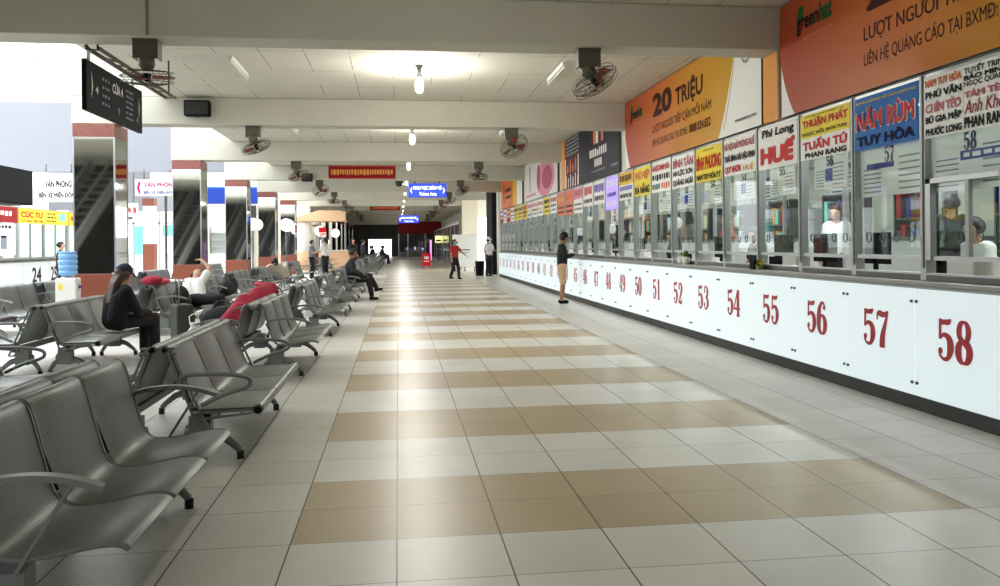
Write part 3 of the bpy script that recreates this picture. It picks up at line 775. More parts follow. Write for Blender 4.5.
for i in range(8):                                       # half-height glazed partitions between the offices
    y = YS(58) - 1.03 + 4.12 * i
    t = thing('partition', 'pale half-glazed office partition inside the ticket booths, ' + ORD[i] + ' one', 'partition', (5.4, y, .301), 0, 'partitions inside the booths')
    f = MB(); f.box((0, -.03, 0), (2.6, .03, 1.1), 'cabinet'); f.build('lower_panel', t)
    f = MB(); f.box((0, -.035, 1.1), (2.6, .035, 1.15), 'alu'); f.box((0, -.035, 2.35), (2.6, .035, 2.4), 'alu')
    for x in (0, 1.27, 2.55): f.box((x, -.03, 1.15), (x + .05, .03, 2.35), 'alu')
    f.build('frame', t)
    f = MB(); f.box((.05, -.004, 1.15), (2.55, .004, 2.35), 'glass'); f.build('glass_pane', t)
def tube_lamp(name, label, x, y, z, lit, group, along_y=True, rods=0):
    t = thing(name, label, 'light', (x, y, z), 0 if along_y else PI / 2, group)
    f = MB(); f.box((-.03, -.62, -.05), (.03, .62, 0), 'white'); f.build('batten', t)
    for s in (-.4, .4) if rods else ():
        f = MB(); f.tube([(0, s, -.01), (0, s, rods)], .008, 'alu', 6); f.build('rod', t)
    f = MB(); f.tube([(0, -.58, -.075), (0, .58, -.075)], .014, 'tube_lit' if lit else 'tube_off', 8)
    for s in (-1, 1): f.box((-.015, s * .6 - .02, -.1), (.015, s * .6 + .02, -.05), 'white')
    f.build('tube', t)
    if lit:
        l = bpy.data.lights.new('tube_light', 'AREA'); l.shape = 'RECTANGLE'; l.size = .1; l.size_y = 1.1; l.energy = lit; l.color = (.93, 1, .98)
        lo = bpy.data.objects.new('tube_light', l); COL.objects.link(lo); lo.parent = t; lo.location = (0, 0, -.11)
    return t
for i in range(12):
    y = 4.3 + 2.6 * i
    tube_lamp('hanging_lamp', 'lit white tube lamp hanging in the ticket booths, ' + ORD[i] + ' one', 6.2, y, 3.1, 34, 'tube lamps in the ticket booths', rods=ZC - 3.1)

# ------------------------------------------------------------------ ceiling lamps, tubes, fans
bayc = [BEAMS[i] + .42 + (BEAMS[i + 1] - BEAMS[i] - .42) * .5 for i in range(len(BEAMS) - 1)]
k = 0
for i, yc in enumerate(bayc):
    if i < 2: continue
    lit = True  # far bulbs and the one behind the camera lit to brighten the hall
    t = thing('ceiling_lamp', 'bare ' + ('glowing' if i < 5 else 'small') + ' bulb lamp on the ceiling above the aisle, ' + ('behind the viewer' if i == 2 else ORD[i - 3] + ' one'), 'light', (.33, yc, ZC), 0, 'bulb lamps above the aisle')
    f = MB(); f.lathe([(.0, 0), (.05, 0), (.05, -.03), (.035, -.05), (.03, -.12), (.045, -.16), (.04, -.19), (0, -.19)], (0, 0, 0), 'steel', 14); f.build('socket', t)
    f = MB(); f.lathe([(.03, -.17), (.055, -.2), (.06, -.3), (.055, -.37), (.03, -.4), (.0, -.405)], (0, 0, 0), 'lamp' if 2 < i < 5 else 'lamp_soft', 14); f.build('bulb', t)
    if lit:
        l = bpy.data.lights.new('bulb_light', 'POINT'); l.energy = {2: 34, 3: 105, 4: 75}.get(i, 38); l.shadow_soft_size = .07; l.color = (1, .975, .92)
        lo = bpy.data.objects.new('bulb_light', l); COL.objects.link(lo); lo.parent = t; lo.location = (0, 0, -.46)
for i, yc in enumerate(bayc[3:10]):
    for s, x in (('left', -2.28), ('right', 2.42)):
        tube_lamp('ceiling_tube', 'unlit white fluorescent tube on the ceiling, ' + ORD[i] + (' one by the seats' if s == 'left' else ' one by the ticket windows'), x, yc + .2, ZC, 0, 'unlit tubes on the ceiling')

def make_fan(tilt, yaw):
    t = thing('ceiling_fan', '', 'fan', (0, 0, 0), 0, 'oscillating fans under the beams')
    f = MB(); f.box((-.13, -.1, -.012), (.13, .1, 0), 'fan_metal')
    for s in (-1, 1): f.box((s * .12 - .006, -.07, -.2), (s * .12 + .006, .07, -.012), 'fan_metal')
    f.box((-.126, -.085, -.2), (.126, -.07, -.012), 'fan_metal')
    f.build('bracket', t)
    R = Matrix.Rotation(yaw, 4, 'Z') @ Matrix.Rotation(tilt, 4, 'X')
    base = Vector((0, -.02, -.24))
    def X(p): return tuple(base + (R @ Vector(p)))
    f = MB(); f.tube([X((0, 0, .1)), X((0, 0, -.02)), X((0, 0, -.08))], [.07, .085, .05], 'fan_metal', 14)
    f.tube([X((0, 0, .1)), (0, -.02, -.1)], .03, 'fan_metal', 10); f.build('motor', t)
    f = MB(); rr = .27
    for r, z in ((rr, -.14), (rr * .97, -.09), (rr * .97, -.19), (rr * .62, -.215), (rr * .3, -.225)):
        f.tube([X((r * math.cos(2 * PI * j / 28), r * math.sin(2 * PI * j / 28), z)) for j in range(28)], .0055 if r == rr else .004, 'fan_metal', 5, True)
    for j in range(22):
        c, s = math.cos(2 * PI * j / 22), math.sin(2 * PI * j / 22)
        f.tube([X((.05 * c, .05 * s, -.07)), X((rr * .7 * c, rr * .7 * s, -.075)), X((rr * c, rr * s, -.14)), X((rr * .7 * c, rr * .7 * s, -.212)), X((.04 * c, .04 * s, -.226))], .0028, 'fan_metal', 4)
    f.build('cage', t)
    f = MB()
    for b_ in range(3):
        q0 = 2 * PI * b_ / 3; pts = []
        for r in (.05, .12, .19, .235):
            for a, z in ((-.42, -.125), (0, -.145), (.42, -.165)):
                q = q0 + a * (1.15 - .4 * r / .235); pts.append(X((r * math.cos(q), r * math.sin(q), z)))
        f.add(pts, [(i * 3 + j, i * 3 + j + 1, i * 3 + j + 4, i * 3 + j + 3) for i in range(3) for j in range(2)], 'fan_blade', True)
    f.tube([X((0, 0, -.1)), X((0, 0, -.19))], [.04, .03], 'black', 12)
    o = f.build('blades', t); sdf = o.modifiers.new('solid', 'SOLIDIFY'); sdf.thickness = .006
    return t
fans = [make_fan(.25, 0.2), make_fan(-.55, 1.0), make_fan(.5, -.7), make_fan(-.75, .5)]
pat = {(0, 0): 0, (0, 1): 1, (1, 0): 2, (1, 1): 3}
used = set()
for i in range(9):
    yb = BEAMS[3 + i] + .2
    for j, x in ((0, -2.58), (1, 2.12)):
        kf = pat.get((i, j), (i + 2 * j) % 4)
        lab = 'grey caged fan under the ' + ORD[i].replace('nearest', 'nearest beam').replace('beam beam', 'beam') + (' above the seats' if j == 0 else ' on the ticket window side')
        if kf not in used: used.add(kf); o = fans[kf]; o.location = (x, yb, ZB); o['label'] = lab
        else: o = dup(fans[kf], (x, yb, ZB), 0, lab)

# wall speakers on the beams
def speaker(x, yb, z, label, w=.44, h=.28):
    t = thing('mounted_speaker', label, 'speaker', (x, yb - .02, z), 0, 'black speakers on the beams')
    f = MB(); f.box((-w / 2, -.2, -h / 2), (w / 2, -.03, h / 2), 'black'); f.build('cabinet', t, bevel=.03)
    f = MB(); f.box((-w / 2 + .03, -.212, -h / 2 + .03), (w / 2 - .03, -.2, h / 2 - .03), 'rubber'); f.build('grille', t)
    f = MB(); f.box((-.03, -.05, h / 2 - .02), (.03, .018, h / 2 + .02), 'steel_dark'); f.box((-.02, -.17, -h / 2 - .03), (.02, -.13, -h / 2), 'steel_dark'); f.build('bracket', t)
speaker(-3.47, BEAMS[4], 3.82, 'black box speaker on the second beam, nearest of the speakers')
speaker(-2.95, BEAMS[6] - .02, 3.62, 'black box speaker beside the fan on the fourth beam', .36, .26)
f = MB(); f.cyl((0, 0), .05, 0, .12, 'conduit'); f.lathe([(.02, 0), (.14, -.04), (.17, -.2), (.12, -.34), (.02, -.36)], (0, 0, 0), 'conduit', 16)
tag(f.build('hanging_horn', None, None, (.06, 30.5, ZC - .13)), 'dark round hanging horn beside the blue lit sign', 'speaker')

# small conduits along the ceiling
f = MB()
f.tube([(-2.52, BEAMS[3] - .012, ZB + .01), (-2.52, BEAMS[3] - .012, ZC - .01)], .012, 'grout_line', 6)
tag(f.build('conduit', None, None), 'thin grey cable conduit down the face of the nearest beam above a fan', 'conduit')

# ------------------------------------------------------------------ hanging direction sign on its rail (left)
XSN = -3.27
t = thing('hanging_sign', 'black hanging gate sign with white lettering, left of the nearest fan', 'sign', (XSN, 8.85, 0))
f = MB(); f.box((-.025, .17, 2.86), (.025, 2.05, 3.40), 'black'); f.build('box', t, bevel=.006)
f = MB()
f.text('CỬA 4', .95, .30, 1.3, .44, 'pale_print', .004, bold=.02)
for j in range(4):
    for k in range(3): f.rect(.62 + .085 * k + .01 * ((j + k) % 3), .38 - .09 * j, .68 + .085 * k, .41 - .09 * j, 'paper_line', .004)
for j in range(6):
    for k in range(3): f.rect(1.42 + .09 * k, .40 - .065 * j, 1.48 + .09 * k + .015 * ((j + k) % 2), .425 - .065 * j, 'paper_line', .004)
f.poly([(.30, .12), (.345, .26), (.30, .42), (.315, .26)], 'pale_print', .004)
f.text('4', .42, .2, .5, .28, 'pale_print', .004); f.text('4', 1.8, .08, 1.88, .16, 'paper_line', .004)
f.poly([(1.12, .16), (1.2, .14), (1.16, .06), (1.15, .12)], 'paper_line', .004)
f.poly([(1.9, .14), (1.92, .26), (1.9, .42), (1.895, .26)], 'pale_print', .004)
f.build('lettering', t, frame((.0255, 0, 2.88), (0, 1, 0), (0, 0, 1)))
for y in (.3, 1.75):
    f = MB(); f.tube([(0, y, 3.40), (0, y, 3.50)], .02, 'white', 8); f.build('hanger', t)
t = thing('hanging_rail', 'brown lattice rail carrying the black hanging sign', 'rail', (XSN, 8.7, 3.5))
f = MB(); f.bar((0, .4, .03), (0, 3.4, .03), .03, .03, 'conduit'); f.bar((.12, .4, .03), (.12, 3.4, .03), .03, .03, 'conduit')
f.build('pipe', t)
f = MB()
for j in range(8): f.bar((0, .5 + .4 * j, .03), (.12, .5 + .4 * j + .2 * (j % 2), .03), .02, .02, 'seat_edge')
f.bar((0, .4, .03), (0, .4, .06), .03, .03, 'conduit'); f.tube([(.06, 3.3, .04), (.06, 3.3, ZC - 3.5)], .012, 'conduit', 6); f.tube([(.06, .55, .04), (.06, .55, ZC - 3.5)], .012, 'conduit', 6)
f.build('brace', t)

# ------------------------------------------------------------------ banners and lit signs over the aisle
FR = lambda x, y, z: ((x, y, z), (1, 0, 0), (0, 0, 1))
O, U, V = FR(-2.27, BEAMS[6] - .03, 3.60)
sign('hanging_banner', 'long red banner with gold lettering on a beam above the aisle', 'banner', O, U, V, 2.2, .42, 'red_dark', [('s', .04, .28, .96, .72, 'orange_pale'), ('r', 0, 0, 1, .06, 'red'), ('r', 0, .94, 1, 1, 'red')], .015)
O, U, V = FR(-1.75, BEAMS[10] - .03, 3.58)
sign('hanging_banner', 'small distant red banner on a far beam above the aisle', 'banner', O, U, V, 1.9, .3, 'red_dark', [('r', .08, .3, .92, .7, 'orange_print')], .015)
def lit_sign(x, y, z, w, h, label):
    t = thing('lit_sign', label, 'sign', (x, y, z))
    f = MB(); f.box((0, 0, 0), (w, .12, h), 'brand_blue'); f.build('box', t)
    f = MB(); f.rect(.01, .01, w - .01, h - .01, 'sign_lit_blue', .002)
    f.text('KHU VỰC BÁN VÉ', w * .13, h * .5, w * .87, h * .88, 'sign_lit_white', .005, bold=.03)
    f.text('Tickets Area', w * .28, h * .12, w * .74, h * .38, 'sign_lit_white', .005, bold=.01)
    for s in (0, 1):
        x0 = w * (.04 if s == 0 else .96); d_ = w * .05 * (1 if s == 0 else -1)
        f.poly([(x0, h * .5), (x0 + d_, h * .75), (x0 + d_, h * .6), (x0 + d_ * .6, h * .5), (x0 + d_, h * .4), (x0 + d_, h * .25)][::1 if s else -1], 'sign_lit_white', .005)
    f.build('face', t, frame((0, 0, 0), (1, 0, 0), (0, 0, 1)))
    for u in (.18, .82):
        f = MB(); f.tube([(w * u, .06, h), (w * u, .06, ZC - z)], .018, 'steel_dark', 6); f.build('hanger', t)
lit_sign(.40, 30.6, 3.16, 1.42, .52, 'glowing blue KHU VỰC BÁN VÉ Tickets Area sign, the nearer and larger one')
lit_sign(.05, 55.5, 2.84, 1.35, .5, 'glowing blue ticket area sign further down the hall')

# ------------------------------------------------------------------ airport benches (back to back)
BL = 1.88; SP = BL / 3
def smooth2(pts, n=5): return [(p[0], p[1]) for p in spline([(a, b, 0) for a, b in pts], n)]
PA = smooth2([(-.015, .735), (.0, .775), (.03, .797), (.06, .785), (.085, .735), (.115, .62), (.15, .49), (.178, .415), (.215, .372), (.27, .358), (.38, .366), (.50, .388), (.57, .395), (.615, .390), (.642, .374)])
def shell(prof, y0, y1, th, m, mirror=False):
    f = MB(); k = len(prof); vs = []
    nr = []
    for i in range(k):
        a = prof[max(i - 1, 0)]; b = prof[min(i + 1, k - 1)]; dx, dz = b[0] - a[0], b[1] - a[1]; l = math.hypot(dx, dz)
        nr.append((dz / l, -dx / l))
    sg = -1 if mirror else 1
    L_ = [0]
    for i in range(1, k): L_.append(L_[-1] + math.hypot(prof[i][0] - prof[i - 1][0], prof[i][1] - prof[i - 1][1]))
    ys = [y0, y0 + .012, y1 - .012, y1]
    dz = [-.006, 0, 0, -.006]
    for side in (0, 1):
        for i in range(k):
            for j, y in enumerate(ys):
                o = -th * side
                vs.append((sg * (prof[i][0] - nr[i][0] * (o + dz[j])), y, prof[i][1] - nr[i][1] * (o + dz[j])))
    idx = lambda s, i, j: s * k * 4 + i * 4 + j
    fs = []
    for i in range(k - 1):
        for j in range(3):
            fs.append((idx(0, i, j), idx(0, i, j + 1), idx(0, i + 1, j + 1), idx(0, i + 1, j)))
            fs.append((idx(1, i, j), idx(1, i + 1, j), idx(1, i + 1, j + 1), idx(1, i, j + 1)))
        fs.append((idx(0, i, 0), idx(0, i + 1, 0), idx(1, i + 1, 0), idx(1, i, 0)))
        fs.append((idx(0, i, 3), idx(1, i, 3), idx(1, i + 1, 3), idx(0, i + 1, 3)))
    for i in (0, k - 1):
        for j in range(3): fs.append((idx(0, i, j), idx(1, i, j), idx(1, i, j + 1), idx(0, i, j + 1)))
    if mirror: fs = [tuple(reversed(q)) for q in fs]
    f.add(vs, fs, m, True)
    # side rims
    for y in (y0, y1): f.tube([(sg * p[0], y, p[1] - .004) for p in prof], .0075, 'seat_edge', 6)
    f.uvs = [(v[1] - y0, L_[(i % (k * 4)) // 4] / L_[-1]) for i, v in enumerate(vs)]
    return f
def build_shell(f, name, parent):
    o = f.build(name, parent); me = o.data; uvl = me.uv_layers.new(name='sheet'); n = len(f.uvs)
    for lp in me.loops: uvl.data[lp.index].uv = f.uvs[lp.vertex_index] if lp.vertex_index < n else (0, 0)
    es = o.modifiers.new('edges', 'EDGE_SPLIT'); es.split_angle = .7
    return o
def leg_pair(t, y, s):
    f = MB()
    f.box((s * .15, y - .05, .02 + .1), (s * .29, y + .05, .3), 'steel')
    pts = [(s * .12, y, .2), (s * .26, y, .185), (s * .36, y, .15), (s * .44, y, .085), (s * .47, y, .05)]
    f.tube(pts, [.034, .034, .03, .025, .022], 'steel', 8)
    f.tube([(s * .2, y, .2), (s * .10, y, .13), (s * .05, y, .05)], [.034, .026, .022], 'steel', 8)
    o = f.build('leg', t, bevel=.004)
    for x in (.47, .05):
        f = MB(); f.cyl((s * x, y), .024, 0, .05, 'rubber', 12); f.build('foot', o)
def bench_perforated():
    t = thing('waiting_bench', '', 'bench', (0, 0, 0))
    for s in (1, -1):
        pr = [(x + .03, z) for x, z in PA]
        for k in range(3):
            build_shell(shell(pr, k * SP + .012, (k + 1) * SP - .012, .012, 'seat_perforated', s < 0), 'seat', t)
        f = MB(); f.box((s * .22, .06, .285), (s * .30, BL - .06, .335), 'steel_dark'); f.build('crossbeam', t, bevel=.006)
        for y in (.16, BL - .14): leg_pair(t, y, s)
        for y in (.0, BL):
            f = MB()
            P = spline([(.10, .57, 0), (.14, .61, 0), (.24, .63, 0), (.36, .632, 0), (.47, .615, 0), (.56, .585, 0)], 5)
            for a, b in zip(P[:-1], P[1:]): f.bar((s * (a[0] + .03), y, a[1]), (s * (b[0] + .03), y, b[1]), .05, .022, 'steel')
            f.bar((s * .49, y, .605), (s * .30, y, .30), .022, .012, 'steel')
            f.bar((s * .13, y, .585), (s * .19, y, .45), .03, .014, 'steel')
            f.build('armrest', t)
    for y in (SP, 2 * SP):
        for s in (1, -1): f = MB(); f.bar((s * .10, y, .72), (s * .21, y, .42), .014, .012, 'black'); f.bar((s * .21, y, .41), (s * .26, y, .33), .014, .02, 'steel_dark'); f.build('backrest_bracket', t)
    return t
def bench_tube():
    t = thing('waiting_bench', '', 'bench', (0, 0, 0))
    for s in (1, -1):
        for k in range(3):
            y0, y1 = k * SP + .008, (k + 1) * SP - .008
            f = MB()
            pr = [(.035, .775), (.055, .765), (.20, .405), (.235, .372), (.30, .365), (.60, .372)]
            pr = smooth2([pr[0], pr[1]], 2)[:-1] + [pr[1], (.13, .58)] + smooth2([pr[2], pr[3], pr[4]], 3) + [pr[5]]
            sh = shell(pr, y0, y1, .022, 'steel', s < 0)
            sh.tube([(s * .04, y0, .752), (s * .04, y1, .752)], .026, 'steel', 14)
            sh.tube([(s * .612, y0, .352), (s * .612, y1, .352)], .034, 'steel', 16)
            build_shell(sh, 'seat', t)
        f = MB(); f.box((s * .24, .04, .27), (s * .31, BL - .04, .325), 'steel_dark'); f.build('crossbeam', t, bevel=.006)
        for y in (.16, BL - .14): leg_pair(t, y, s)
        for y, e in ((-.006, -1), (BL + .006, 1)):
            f = MB()
            # slotted end plate running down the back, and the seat's end rail
            A = lambda q, o: (s * (.05 + .19 * q + o), y, .76 - .52 * q)
            for o in (0, .062): f.bar(A(0, o * .4), A(1, o), .014, .02, 'steel', (0, 1, 0))
            for q in (.0, .06, .38, .44, .72, .78, 1): f.bar(A(q, 0), A(q, .055), .014, .024, 'steel', (0, 1, 0))
            f.bar((s * .23, y, .345), (s * .60, y, .352), .014, .02, 'steel', (0, 1, 0)); f.bar((s * .25, y, .30), (s * .60, y, .335), .014, .018, 'steel', (0, 1, 0))
            f.bar((s * .36, y, .31), (s * .38, y, .345), .014, .04, 'steel', (0, 1, 0)); f.bar((s * .5, y, .325), (s * .52, y, .345), .014, .04, 'steel', (0, 1, 0))
            f.build('end_frame', t)
            for cx, cz, r in ((.04, .752, .018), (.612, .352, .024)):
                f = MB(); f.tube([(s * cx, y - .004, cz), (s * cx, y + e * .012, cz)], r, 'black', 14); f.build('end_cap', t)
            f = MB()
            P = spline([(.125, .50, 0), (.12, .555, 0), (.16, .585, 0), (.30, .59, 0), (.46, .582, 0), (.55, .56, 0), (.565, .525, 0), (.53, .495, 0), (.40, .455, 0), (.26, .39, 0)], 5)
            f.tube([(s * p[0], y, p[1]) for p in P], .0145, 'steel', 10)
            f.build('armrest', t)
    return t
benchA = bench_perforated(); benchB = bench_tube()
_u = {'A': False, 'B': False}
def put_bench(kind, x, y, label, group, rz=0):
    src = benchA if kind == 'A' else benchB
    if not _u[kind]:
        _u[kind] = True; src.location = (x, y, 0); src['label'] = label; src['group'] = group; return src
    o = dup(src, (x, y, 0), rz, label, group); o.scale = (1, 1, 1); return o
R1 = -1.52
row1 = [('A', 2.80), ('B', 5.40), ('A', 8.80), ('A', 12.6), ('A', 16.2), ('A', 20.1), ('A', 23.9), ('A', 27.6), ('A', 31.3), ('A', 38.6), ('A', 42.3), ('A', 46), ('A', 49.7), ('A', 53.4)]
for i, (kd, y) in enumerate(row1):
    put_bench(kd, R1 - .08 if i == 0 else R1, y, 'grey steel double bench' + (' with flat seats and loop armrests' if kd == 'B' else ' with perforated seats') + ', ' + ORD[i] + ' along the aisle', 'benches along the aisle')
put_bench('B', -3.46, 5.2, 'flat-seated steel bench partly seen behind the nearest aisle bench', 'benches in the second row')
row2 = [('B', 9.35), ('A', 13.2), ('A', 16.2), ('A', 19.4), ('A', 22.8), ('A', 26.4), ('A', 30), ('A', 39.6), ('A', 43.2)]
for i, (kd, y) in enumerate(row2):
    put_bench(kd, -3.88, y, ['grey flat-seated steel bench where the woman in a cap sits', 'grey bench with a crimson bundle and the reclining man on it', 'grey bench carrying a black travel bag'][i] if i < 3 else 'grey perforated bench in the second row, ' + ORD[i - 3] + ' beyond the travel bag', 'benches in the second row')
row3 = [12.85, 15.15, 18.2, 21.0, 24.2, 27.6]
for i, y in enumerate(row3):
    put_bench('A', -6.28, y, 'pale lit steel bench by the mirror columns, ' + ORD[i] + ' in that row', 'benches by the columns')

benchA.scale = (1, .93, 1); benchA.location.y = 2.93
# ------------------------------------------------------------------ people
def capsule(f, a, b, ra, rb, m='skin', n=12):
    a = Vector(a); b = Vector(b); d = b - a; L_ = d.length
    if L_ < 1e-5: f.ball(a, ra, m, n, 8); return
    d /= L_; u = Vector((0, 0, 1)) if abs(d.z) < .9 else Vector((1, 0, 0)); x = d.cross(u).normalized(); y = d.cross(x)
    rings = []
    for k in range(5): t = PI / 2 * (1 - k / 4); rings.append((a - d * math.sin(t) * ra, math.cos(t) * ra))
    for k in range(5): t = PI / 2 * k / 4; rings.append((b + d * math.sin(t) * rb, math.cos(t) * rb))
    vs = []
    for c, r in rings:
        for j in range(n): q = 2 * PI * j / n; vs.append(c + x * math.cos(q) * max(r, 1e-4) + y * math.sin(q) * max(r, 1e-4))
    fs = [(i * n + j, i * n + (j + 1) % n, (i + 1) * n + (j + 1) % n, (i + 1) * n + j) for i in range(9) for j in range(n)]
    fs += [tuple(range(n - 1, -1, -1)), tuple(9 * n + j for j in range(n))]
    f.add(vs, fs, m, True)
def fuse(f, name, parent, vox, smooth=3):
    o = f.build(name, parent)
    r = o.modifiers.new('fuse', 'REMESH'); r.mode = 'VOXEL'; r.voxel_size = vox; r.use_smooth_shade = True
    s_ = o.modifiers.new('smooth', 'SMOOTH'); s_.factor = .5; s_.iterations = smooth
    dg = bpy.context.evaluated_depsgraph_get()
    me = bpy.data.meshes.new_from_object(o.evaluated_get(dg))
    o.modifiers.clear(); old = o.data; o.data = me; me.name = name; bpy.data.meshes.remove(old)
    return o
V3 = Vector
STAND = dict(hip=(0, 0, .90), chest=(.01, 0, 1.22), neck=(0, 0, 1.39), head=(.02, 0, 1.535), shL=(0, .17, 1.34), shR=(0, -.17, 1.34),
    elL=(-.02, .22, 1.07), elR=(-.02, -.22, 1.07), wrL=(.05, .22, .84), wrR=(.05, -.22, .84), hdL=(.02, 0, -1), hdR=(.02, 0, -1),
    hiL=(0, .085, .88), hiR=(0, -.085, .88), knL=(.02, .09, .48), knR=(.02, -.09, .48), anL=(-.02, .09, .085), anR=(-.02, -.09, .085), face=(1, 0, 0))
SIT = dict(STAND, hip=(0, 0, .50), chest=(-.02, 0, .83), neck=(0, 0, 1.0), head=(.05, 0, 1.14), shL=(0, .17, .95), shR=(0, -.17, .95),
    elL=(.05, .22, .68), elR=(.05, -.22, .68), wrL=(.27, .12, .60), wrR=(.27, -.12, .60), hdL=(1, -.2, -.1), hdR=(1, .2, -.1),
    hiL=(0, .085, .48), hiR=(0, -.085, .48), knL=(.42, .1, .49), knR=(.42, -.1, .49), anL=(.44, .1, .045), anR=(.44, -.1, .045))
def hand(f, w, d, side, r=.0095):
    w = V3(w); d = V3(d).normalized(); u = V3((0, 0, 1)) if abs(d.z) < .8 else V3((1, 0, 0)); x = d.cross(u).normalized(); y = x.cross(d)
    # palm across x, normal y
    for o in (-.022, 0, .022): capsule(f, w + d * .015 + x * o * .7, w + d * .075 + x * o, .015, .013)
    for i, (o, l) in enumerate(((-.031, .062), (-.0105, .075), (.0105, .078), (.031, .068))):
        p0 = w + d * .078 + x * o; p1 = p0 + d * l * .5 - y * .006; p2 = p1 + d * l * .42 - y * .022
        capsule(f, p0, p1, r, r * .95); capsule(f, p1, p2, r * .95, r * .8)
    b0 = w + d * .03 + x * .028 * side; b1 = b0 + d * .03 + x * .03 * side - y * .012; b2 = b1 + d * .032 + x * .008 * side - y * .014
    capsule(f, b0, b1, r * 1.35, r * 1.15); capsule(f, b1, b2, r * 1.1, r * .9)
def person(label, loc, rz, J, top='cloth_white', legs='cloth_black', sleeve='short', shorts=False, skin='skin', hair='hair', hair_style='short', mask=None, cap=None, shoes='black', scale=1.0, vox=.012, group=None, upper_only=False):
    t = thing('person', label, 'person', loc, rz, group); t.scale = (scale,) * 3
    P = {k: V3(v) for k, v in J.items()}
    fc = P['face'].normalized(); H_ = P['head']; nk = P['neck']
    upv = (H_ - nk).normalized(); fc = (fc - upv * fc.dot(upv)).normalized(); sd = upv.cross(fc)
    lat = (P['shL'] - P['shR']).normalized()
    def hp(a, b, c): return H_ + fc * a + sd * b + upv * c
    f = MB()
    # torso
    for s in (-1, 1):
        capsule(f, P['hip'] + lat * .065 * s, P['chest'] + lat * .075 * s, .10, .105)
        capsule(f, P['chest'] + lat * .07 * s, (P['shL'] if s > 0 else P['shR']) - lat * .05 * s, .10, .062)
    capsule(f, P['chest'], nk, .09, .052); capsule(f, nk, H_ - upv * .04, .05, .048)
    for s, S in ((1, 'L'), (-1, 'R')):
        capsule(f, P['sh' + S], P['el' + S], .05, .038); capsule(f, P['el' + S], P['wr' + S], .038, .025)
        hand(f, P['wr' + S], P['hd' + S], -s if P['hd' + S].z < -.5 else s)
        if not upper_only:
            capsule(f, P['hi' + S], P['kn' + S], .082, .052); capsule(f, P['kn' + S], P['kn' + S].lerp(P['an' + S], .35), .05, .052); capsule(f, P['kn' + S].lerp(P['an' + S], .35), P['an' + S], .052, .036)
            toe = V3((.13, 0, 0)) if 'toe' + S not in P else P['toe' + S]
            capsule(f, P['an' + S] - V3((.03, 0, .035)), P['an' + S] + toe - V3((0, 0, .04)), .036, .028)
    # head: cranium, jaw, nose, ears, brow
    for a, b_, c, r in ((-.02, 0, .03, .082), (-.03, 0, .02, .08), (.015, 0, .02, .074), (.02, 0, -.03, .062), (.045, 0, -.075, .038)): f.ball(hp(a, b_, c), r, 'skin')
    capsule(f, hp(.083, 0, .012), hp(.1, 0, -.022), .010, .014)
    for s in (-1, 1): capsule(f, hp(-.01, .076 * s, .015), hp(-.006, .078 * s, -.02), .016, .012)
    capsule(f, hp(.076, -.02, -.052), hp(.076, .02, -.052), .011, .011)
    f.mats = [skin]
    body = fuse(f, 'body', t, vox)
    f = MB()
    for s in (-1, 1): f.ball(hp(.079, .03 * s, .008), (.011, .011, .011), 'black', 8, 6)
    f.build('eyes', t)
    # hair
    f = MB()
    for a, b_, c, r in ((-.032, 0, .042, .09), (-.05, 0, .02, .088), (-.005, .0, .065, .072), (-.04, .03, .01, .075), (-.04, -.03, .01, .075)): f.ball(hp(a, b_, c), r, 'hair')
    if hair_style == 'long':
        for s in (-1, 0, 1): capsule(f, hp(-.06, .045 * s, 0), nk + V3((-.07, .045 * s, .03)), .056, .048); capsule(f, nk + V3((-.07, .045 * s, .03)), P['chest'] + V3((-.105, .04 * s, -.04)), .048, .026)
    if hair_style == 'pony': capsule(f, hp(-.1, 0, .03), hp(-.14, 0, -.2), .04, .02)
    f.mats = [hair]; fuse(f, 'hair', t, vox)
    # top
    f = MB(); g = .017
    for s in (-1, 1):
        capsule(f, P['hip'] + lat * .065 * s + (P['chest'] - P['hip']) * .02, P['chest'] + lat * .075 * s, .10 + g, .105 + g)
        capsule(f, P['chest'] + lat * .07 * s, (P['shL'] if s > 0 else P['shR']) - lat * .05 * s, .10 + g, .062 + g)
        S = 'L' if s > 0 else 'R'
        if sleeve == 'short': capsule(f, P['sh' + S], P['sh' + S].lerp(P['el' + S], .62), .05 + g, .05 + g)
        else:
            capsule(f, P['sh' + S], P['el' + S], .05 + g, .04 + g); capsule(f, P['el' + S], P['el' + S].lerp(P['wr' + S], .9), .04 + g, .03 + g * .8)
    capsule(f, P['chest'], P['chest'].lerp(nk, .75), .09 + g, .052 + g * .6)
    f.mats = [top]; fuse(f, 'jacket' if sleeve == 'long' else 'shirt', t, vox, 4)
    if not upper_only:
        f = MB(); capsule(f, P['hiL'], P['hiR'], .1 + g, .1 + g)
        for s in (-1, 1): capsule(f, P['hip'] + lat * .05 * s, P['hi' + ('L' if s > 0 else 'R')], .1 + g * .7, .1)
        for S in 'LR':
            if shorts: capsule(f, P['hi' + S], P['hi' + S].lerp(P['kn' + S], .93), .082 + g, .060 + g)
            else: capsule(f, P['hi' + S], P['kn' + S], .088 + g, .06 + g); capsule(f, P['kn' + S], P['kn' + S].lerp(P['an' + S], .92), .058 + g, .046 + g)
        f.mats = [legs]; fuse(f, 'shorts' if shorts else 'trousers', t, vox, 4)
        for S in 'LR':
            f = MB(); toe = V3((.13, 0, 0)) if 'toe' + S not in P else P['toe' + S]
            capsule(f, P['an' + S] - V3((.035, 0, .042)), P['an' + S] + toe - V3((0, 0, .045)), .042, .036)
            f.mats = [shoes]; fuse(f, 'shoe', t, vox)
    if mask:
        f = MB()
        for a, b_, c, r in ((.022, 0, -.032, .069), (.05, 0, -.068, .048), (.06, 0, -.025, .045)): f.ball(hp(a, b_, c), r, 'white')
        f.mats = [mask]; fuse(f, 'face_mask', t, vox)
